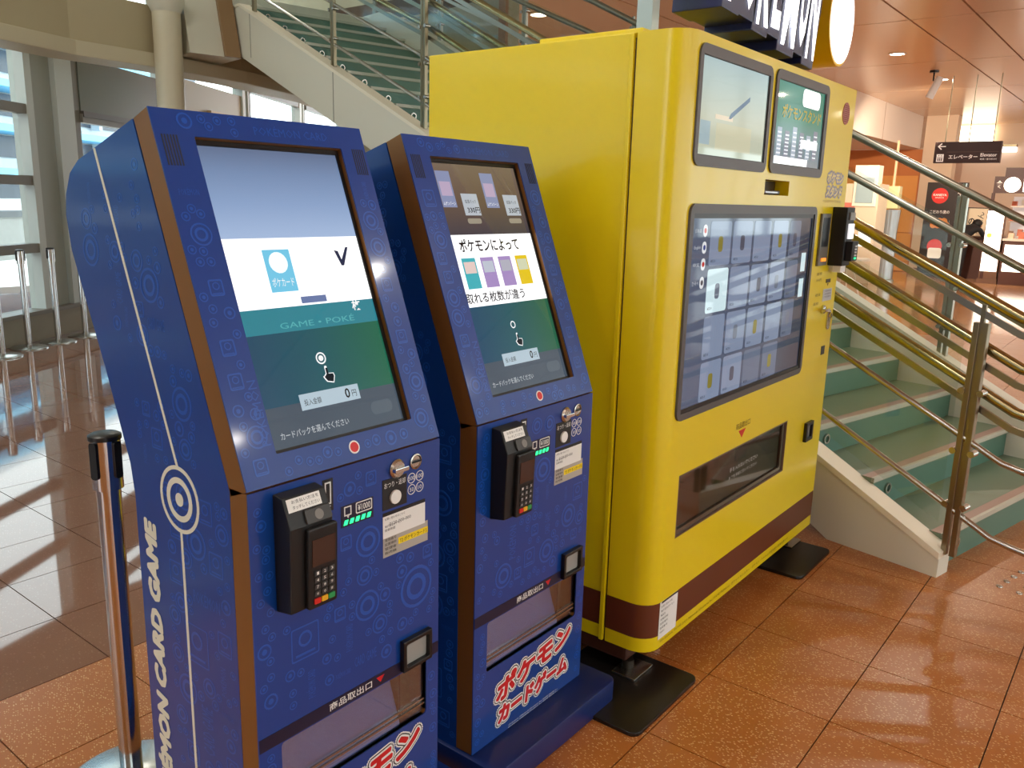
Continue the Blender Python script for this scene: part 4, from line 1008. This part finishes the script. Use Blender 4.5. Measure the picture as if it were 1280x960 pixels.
# black shop banners
dkb = mat('banner_black', (44, 28, 24), .45)
bn = thing('shop_banner', 'tall black shop banner with a red circle above fried food, behind the grey handrails', 'banner', (21.5, 4.3, 0))
MB().box((0, -.40, .06), (.06, .45, 2.14)).build('panel', dkb, bn)
MB().box((-.1, -.42, 0), (.2, .47, .06)).build('base', dkb, bn)
bc = MB().prism(circ(-.16, 1.84, .175, 28), XF, .001, .006).build('red_circle', mat('banner_red', (214, 40, 32), .5, emit=(214, 40, 32), es=.25), bn)
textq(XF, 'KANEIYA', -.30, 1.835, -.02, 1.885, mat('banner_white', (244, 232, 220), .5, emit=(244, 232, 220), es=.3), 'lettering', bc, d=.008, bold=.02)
textq(XF, 'IWAIYA', -.25, 1.78, -.07, 1.815, MATS['banner_white'], 'lettering', bc, d=.008)
textq(XF, 'こだわり唐の', -.33, 1.44, .08, 1.52, MATS['banner_white'], 'lettering', bn, d=.004)
fd = MB()
for i in range(7): fd.prism(circ(-.22+.09*(i % 4)+.03*(i//4), 1.18+.09*(i//4), .075, 12), XF, .001+.001*i, .004+.001*i)
fd.build('food_picture', mat('food_orange', (226, 136, 52), .5), bn)
MB().prism(circ(-.14, .70, .16, 24), XF, .001, .005).build('red_circle', MATS['banner_red'], bn)
MB().prism(rrect(-.27, .42, .02, .66, .05), XF, .002, .007).build('white_figure_plate', MATS['banner_white'], bn)
for i, ch in enumerate('やわらか唐揚げ'): textq(XF, ch, .20, 1.82-i*.22, .33, 1.97-i*.22, MATS['banner_white'], 'lettering', bn, d=.004)
MB().prism(rrect(.16, 1.02, .30, 1.16), XF, .002, .005).build('price_tag', mat('tag_pink', (226, 170, 150)), bn)
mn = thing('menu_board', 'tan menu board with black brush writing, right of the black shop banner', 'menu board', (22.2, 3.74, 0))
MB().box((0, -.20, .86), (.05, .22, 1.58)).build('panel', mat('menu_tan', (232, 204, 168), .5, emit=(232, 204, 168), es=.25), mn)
MB().box((.002, -.21, 0), (.05, -.17, .86)).box((.002, .19, 0), (.05, .23, .86)).build('stand', dkb, mn)
MB().ring(rrect(-.24, .84, .22, 1.60), rrect(-.22, .86, .20, 1.58), XF, 0, .01).build('frame', dkb, mn)
textq(XF, 'ごはん', -.02, 1.0, .12, 1.5, mat('ink_brush', (50, 34, 28)), 'lettering', mn, d=.002, rot=True)
textq(XF, 'の', -.19, 1.2, -.06, 1.36, MATS['ink_brush'], 'lettering', mn, d=.002, bold=.03)
ctr = thing('shop_counter', 'dark brown shop counter left of the glowing white pillar sign', 'counter', (21.6, 3.42, 0))
MB().box((0, -.30, 0), (.5, .40, .92)).build('body', mat('counter_brown', (84, 46, 34), .45), ctr)
MB().box((-.03, -.33, .92), (.53, .43, .96)).build('counter_top', mat('counter_top', (120, 84, 64), .35), ctr)
# person bending over the counter
skin = mat('skin', (214, 164, 132), .5); dark_cloth = mat('dark_clothes', (30, 26, 28), .8); hair_m = mat('hair_black', (24, 18, 16), .6)
def person(loc, rz):
    o_ = thing('person', 'person in dark clothes bending forward over the shop counter', 'person', loc, rz)
    J = [(0, 0, .90), (.10, 0, 1.02), (.26, 0, 1.12), (.38, 0, 1.18), (.46, 0, 1.20),      # pelvis..neck
         (0, .09, .86), (.02, .10, .48), (-.02, .10, .06), (.14, .10, .03),
         (0, -.09, .86), (-.06, -.10, .48), (-.10, -.10, .06), (.06, -.10, .03),
         (.33, .19, 1.14), (.42, .24, .98), (.60, .20, 1.0),
         (.33, -.19, 1.14), (.44, -.24, .97), (.62, -.18, 1.0)]
    Ed = [(0, 1), (1, 2), (2, 3), (3, 4), (0, 5), (5, 6), (6, 7), (7, 8), (0, 9), (9, 10), (10, 11), (11, 12), (2, 13), (13, 14), (14, 15), (2, 16), (16, 17), (17, 18)]
    rr = [.13, .13, .15, .08, .05, .09, .07, .045, .04, .09, .07, .045, .04, .06, .05, .035, .06, .05, .035]
    me = bpy.data.meshes.new('body'); me.from_pydata(J, Ed, []); b_ = bpy.data.objects.new('body', me); col.objects.link(b_); b_.parent = o_
    me.materials.append(dark_cloth)
    md = b_.modifiers.new('s', 'SKIN'); b_.modifiers.new('u', 'SUBSURF').levels = 1
    for i, sv in enumerate(me.skin_vertices[0].data): sv.radius = (rr[i], rr[i])
    me.skin_vertices[0].data[0].use_root = True
    dg = bpy.context.evaluated_depsgraph_get(); m2 = bpy.data.meshes.new_from_object(b_.evaluated_get(dg)); b_.modifiers.clear(); b_.data = m2
    if not m2.materials: m2.materials.append(dark_cloth)
    for p in m2.polygons: p.use_smooth = True
    def ball(c, r, sc, m_, nm, par):
        prof = [(max(.001, r*math.sin(R(a))), -r*math.cos(R(a))*sc) for a in range(0, 181, 20)]
        return MB().lathe(prof, c, 16).build(nm, m_, par, smooth=True)
    hd = ball((.56, 0, 1.21), .095, 1.15, skin, 'head', o_)
    ball((.545, 0, 1.235), .105, 1.05, hair_m, 'hair', o_)
    MB().tube([(.65, 0, 1.20), (.672, 0, 1.18)], .012, 6).build('nose', skin, hd)
    for s_ in (1, -1):
        MB().tube([(.56, .09*s_, 1.20), (.56, .105*s_, 1.21)], .02, 8).build('ear', skin, hd)
        hn = MB().box((.60, .15*s_ if s_ > 0 else -.22, .985), (.68, .22*s_ if s_ > 0 else -.15, 1.01)).build('palm', skin, o_, bev=.006)
        for f in range(4):
            yy = (.155+.017*f)*s_ + (0 if s_ > 0 else .03)
            MB().tube([(.675, yy, 1.0), (.71, yy, .995), (.735, yy, .98)], .008, 6).build('finger', skin, hn)
        MB().tube([(.62, .15*s_+(0 if s_ > 0 else 0), 1.0), (.655, .13*s_, .99)], .009, 6).build('thumb', skin, hn)
    return o_
person((20.95, 3.80, 0), -.35)
# glowing pillar sign, light table and shop sign
lit_m = mat('lit_panel_white', (255, 250, 240), .4, emit=(255, 248, 232), es=2.6)
ps = thing('pillar_sign', 'tall glowing white pillar sign with small green leaf mark', 'sign', (20.5, 3.12, 0))
MB().box((.01, -.17, .02), (.2, .17, 1.55)).build('housing', mat('housing_brown', (110, 76, 56), .5), ps)
MB().prism(rrect(-.155, .26, .155, 1.53), XF, -.01, .004).build('lit_face', lit_m, ps)
MB().prism(circ(-.07, 1.02, .05, 16), XF, .004, .006).build('leaf_mark', mat('leaf_mark', (206, 214, 90), .5, emit=(206, 214, 90), es=1), ps)
MB().box((-.02, -.19, 0), (.22, .19, .10)).build('base', mat('housing_brown', (110, 76, 56)), ps)
for z in (.62, .70): MB().prism(rrect(-.10, z, .02, z+.02), XF, .004, .006).build('writing', mat('sign_scribble', (170, 176, 120)), ps)
lc = thing('light_counter', 'low counter with a glowing white front at the right picture edge', 'counter', (20.5, 2.45, 0))
MB().box((.01, -.9, 0), (.6, .46, .92)).build('body', mat('counter_brown', (84, 46, 34), .45), lc)
MB().prism(rrect(-.42, .28, .85, .84), XF, -.01, .004).build('lit_face', lit_m, lc)
MB().box((-.02, -.92, .92), (.62, .48, .97)).build('counter_top', mat('counter_white', (236, 220, 204), .4), lc)
for i in range(7): MB().box((.08, .30-i*.19, .97), (.22, .40-i*.19, 1.08+.03*(i % 3))).build('goods_box', mat('goods_%d' % (i % 3), ((236, 206, 176), (214, 120, 90), (244, 236, 226))[i % 3], .5), lc)
sgn = thing('shop_sign', 'dark brown shop sign with a round white light at the right picture edge', 'sign', (20.5, 2.9, 1.9))
MB().box((.0, -.9, 0), (.08, .34, .34)).build('panel', mat('sign_brown', (70, 32, 24), .5), sgn)
MB().prism(circ(0.0, .17, .155, 28), XF, .0, .02).build('lit_disc', lit_m, sgn)
textq(XF, '食', -.30, .09, -.18, .26, MATS['banner_white'], 'lettering', sgn, d=.004, bold=.03)
MB().prism(rrect(.20, .03, .60, .31), XF, 0, .01).build('lit_box', lit_m, sgn)
MB().box((.0, .30, -1.9), (.06, .36, 0)).build('post', mat('sign_brown', (70, 32, 24)), sgn)
MB().box((.02, -1.2, .34), (.10, .16, .52)).build('upper_fascia', mat('sign_brown', (70, 32, 24)), sgn)
sh = thing('shop_shelf', 'lit shop shelf with goods under the brown shop sign', 'shelf', (21.4, 2.5, 0))
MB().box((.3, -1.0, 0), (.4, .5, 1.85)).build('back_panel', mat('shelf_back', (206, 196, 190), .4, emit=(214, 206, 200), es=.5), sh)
for z in (.5, .98, 1.3, 1.62):
    MB().box((0, -1.0, z), (.3, .5, z+.03)).build('shelf_board', mat('counter_white', (236, 220, 204)), sh)
    for i in range(8):
        MB().box((.05, .40-i*.18, z+.03), (.2, .49-i*.18, z+.13+.04*((i*7) % 3))).build('goods_box', mat('goods_%d' % ((i+int(z*10)) % 3), (236, 206, 176), .5), sh)
struct(MB().box((25.0, -6, 0), (25.2, 4.97, CZ)).build('wall_shops', mat('shop_wall', (216, 188, 164), .5)), 'pale shop wall')
# elevator sign
ev = thing('elevator_sign', 'hanging dark brown direction sign with a white left arrow', 'sign', (16.0, 3.0, 2.295))
MB().box((0, -.50, 0), (.10, .50, .345)).build('panel', mat('elev_brown', (58, 30, 22), .45), ev, bev=.004)
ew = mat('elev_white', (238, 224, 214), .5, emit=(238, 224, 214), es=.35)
ar = MB(); ar.prism(rrect(-.44, .262, -.33, .278), XF, 0, .003)
for s_ in (1, -1): ar.prism([(-.455, .27), (-.40, .27+.055*s_), (-.385, .27+.042*s_), (-.432, .27)], XF, 0, .003)
ar.build('arrow', ew, ev)
pc = MB().prism(rrect(-.455, .02, -.345, .145), XF, 0, .003).build('pictogram_plate', ew, ev)
for i in range(3): MB().prism(circ(-.427+i*.027, .085, .009, 10), XF, .003, .005).prism(rrect(-.435+i*.027, .035, -.419+i*.027, .072), XF, .003, .005).build('pictogram_figure', mat('elev_brown', (58, 30, 22)), pc)
for s_ in (-1, 1): MB().prism([(-.40+.02*s_-.012, .118-.008*s_), (-.40+.02*s_+.012, .118-.008*s_), (-.40+.02*s_, .118+.010*s_)], XF, .003, .005).build('pictogram_arrow', mat('elev_brown', (58, 30, 22)), pc)
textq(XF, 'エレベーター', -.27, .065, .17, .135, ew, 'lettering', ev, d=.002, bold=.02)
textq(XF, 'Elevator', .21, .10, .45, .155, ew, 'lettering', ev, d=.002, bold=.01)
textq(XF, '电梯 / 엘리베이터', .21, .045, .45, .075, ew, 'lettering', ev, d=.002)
MB().prism(rrect(-.30, .176, .47, .181), XF, 0, .002).build('divider_line', mat('elev_line', (110, 80, 66)), ev)
for y in (-.36, .0, .36): MB().tube([(.05, y, .345), (.05, y, CZ-2.295)], .008, 8).build('hanging_rod', warm_steel_bar, ev)
# glowing panel standing in for a brightly lit shop ceiling, behind the sign
lf_ = thing('lit_ceiling_standin', 'glowing panel standing in for a lit shop ceiling, behind the direction sign', 'lit ceiling stand-in', (24.84, 4.5, 3.0))
MB().box((0, -.40, .18), (.12, .46, .66)).build('lit_face', mat('lit_ceiling_glow', (255, 246, 220), emit=(255, 240, 206), es=4.5), lf_)
MB().box((-.04, -.95, .12), (.14, .47, .18)).build('lower_frame', warm_steel_bar, lf_)
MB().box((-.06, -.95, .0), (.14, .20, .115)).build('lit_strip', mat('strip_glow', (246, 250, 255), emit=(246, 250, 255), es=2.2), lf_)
# ceiling spotlight
spt = thing('ceiling_spotlight', 'white cylindrical spotlight hanging from the warm ceiling', 'spotlight', (15.3, 3.5, CZ))
MB().lathe([(.07, -.03), (.07, 0)], n=16).build('mount', black, spt, smooth=True)
MB().tube([(0, 0, -.03), (0, 0, -.16)], .012, 8).build('stem', black, spt)
MB().tube([(0, -.10, -.10), (0, .03, -.42)], .06, 16).build('barrel', mat('spot_white', (236, 230, 224), .4), spt, smooth=True)
# studs of tactile paving by the stair foot
stud = MB().lathe([(.013, 0), (.012, .004), (.006, .006)], n=10).mesh('stud', steel, True)
tp = thing('tactile_studs', 'rows of small steel tactile studs on the floor right of the stair foot', 'tactile paving', (3.75, .36, 0))
for i in range(5):
    for j in range(6):
        o = bpy.data.objects.new('stud', stud); col.objects.link(o); o.parent = tp; o.location = (i*.075*math.cos(HS)+j*.075*math.sin(HS)*-1, -i*.075*math.sin(HS)-j*.075*math.cos(HS), 0)
sl_d = bpy.data.lights.new('spot_beam', 'SPOT'); sl_d.energy = 1000; sl_d.spot_size = R(70); sl_d.spot_blend = .6; sl_d.color = (1.0, .86, .66); sl_d.shadow_soft_size = .06
sl_o = bpy.data.objects.new('spot_beam', sl_d); col.objects.link(sl_o); sl_o.parent = spt; sl_o.location = (.10, .04, -.48)
sl_o.rotation_euler = Vector((7.2, 1.9, -2.2)).to_track_quat('-Z', 'Y').to_euler()
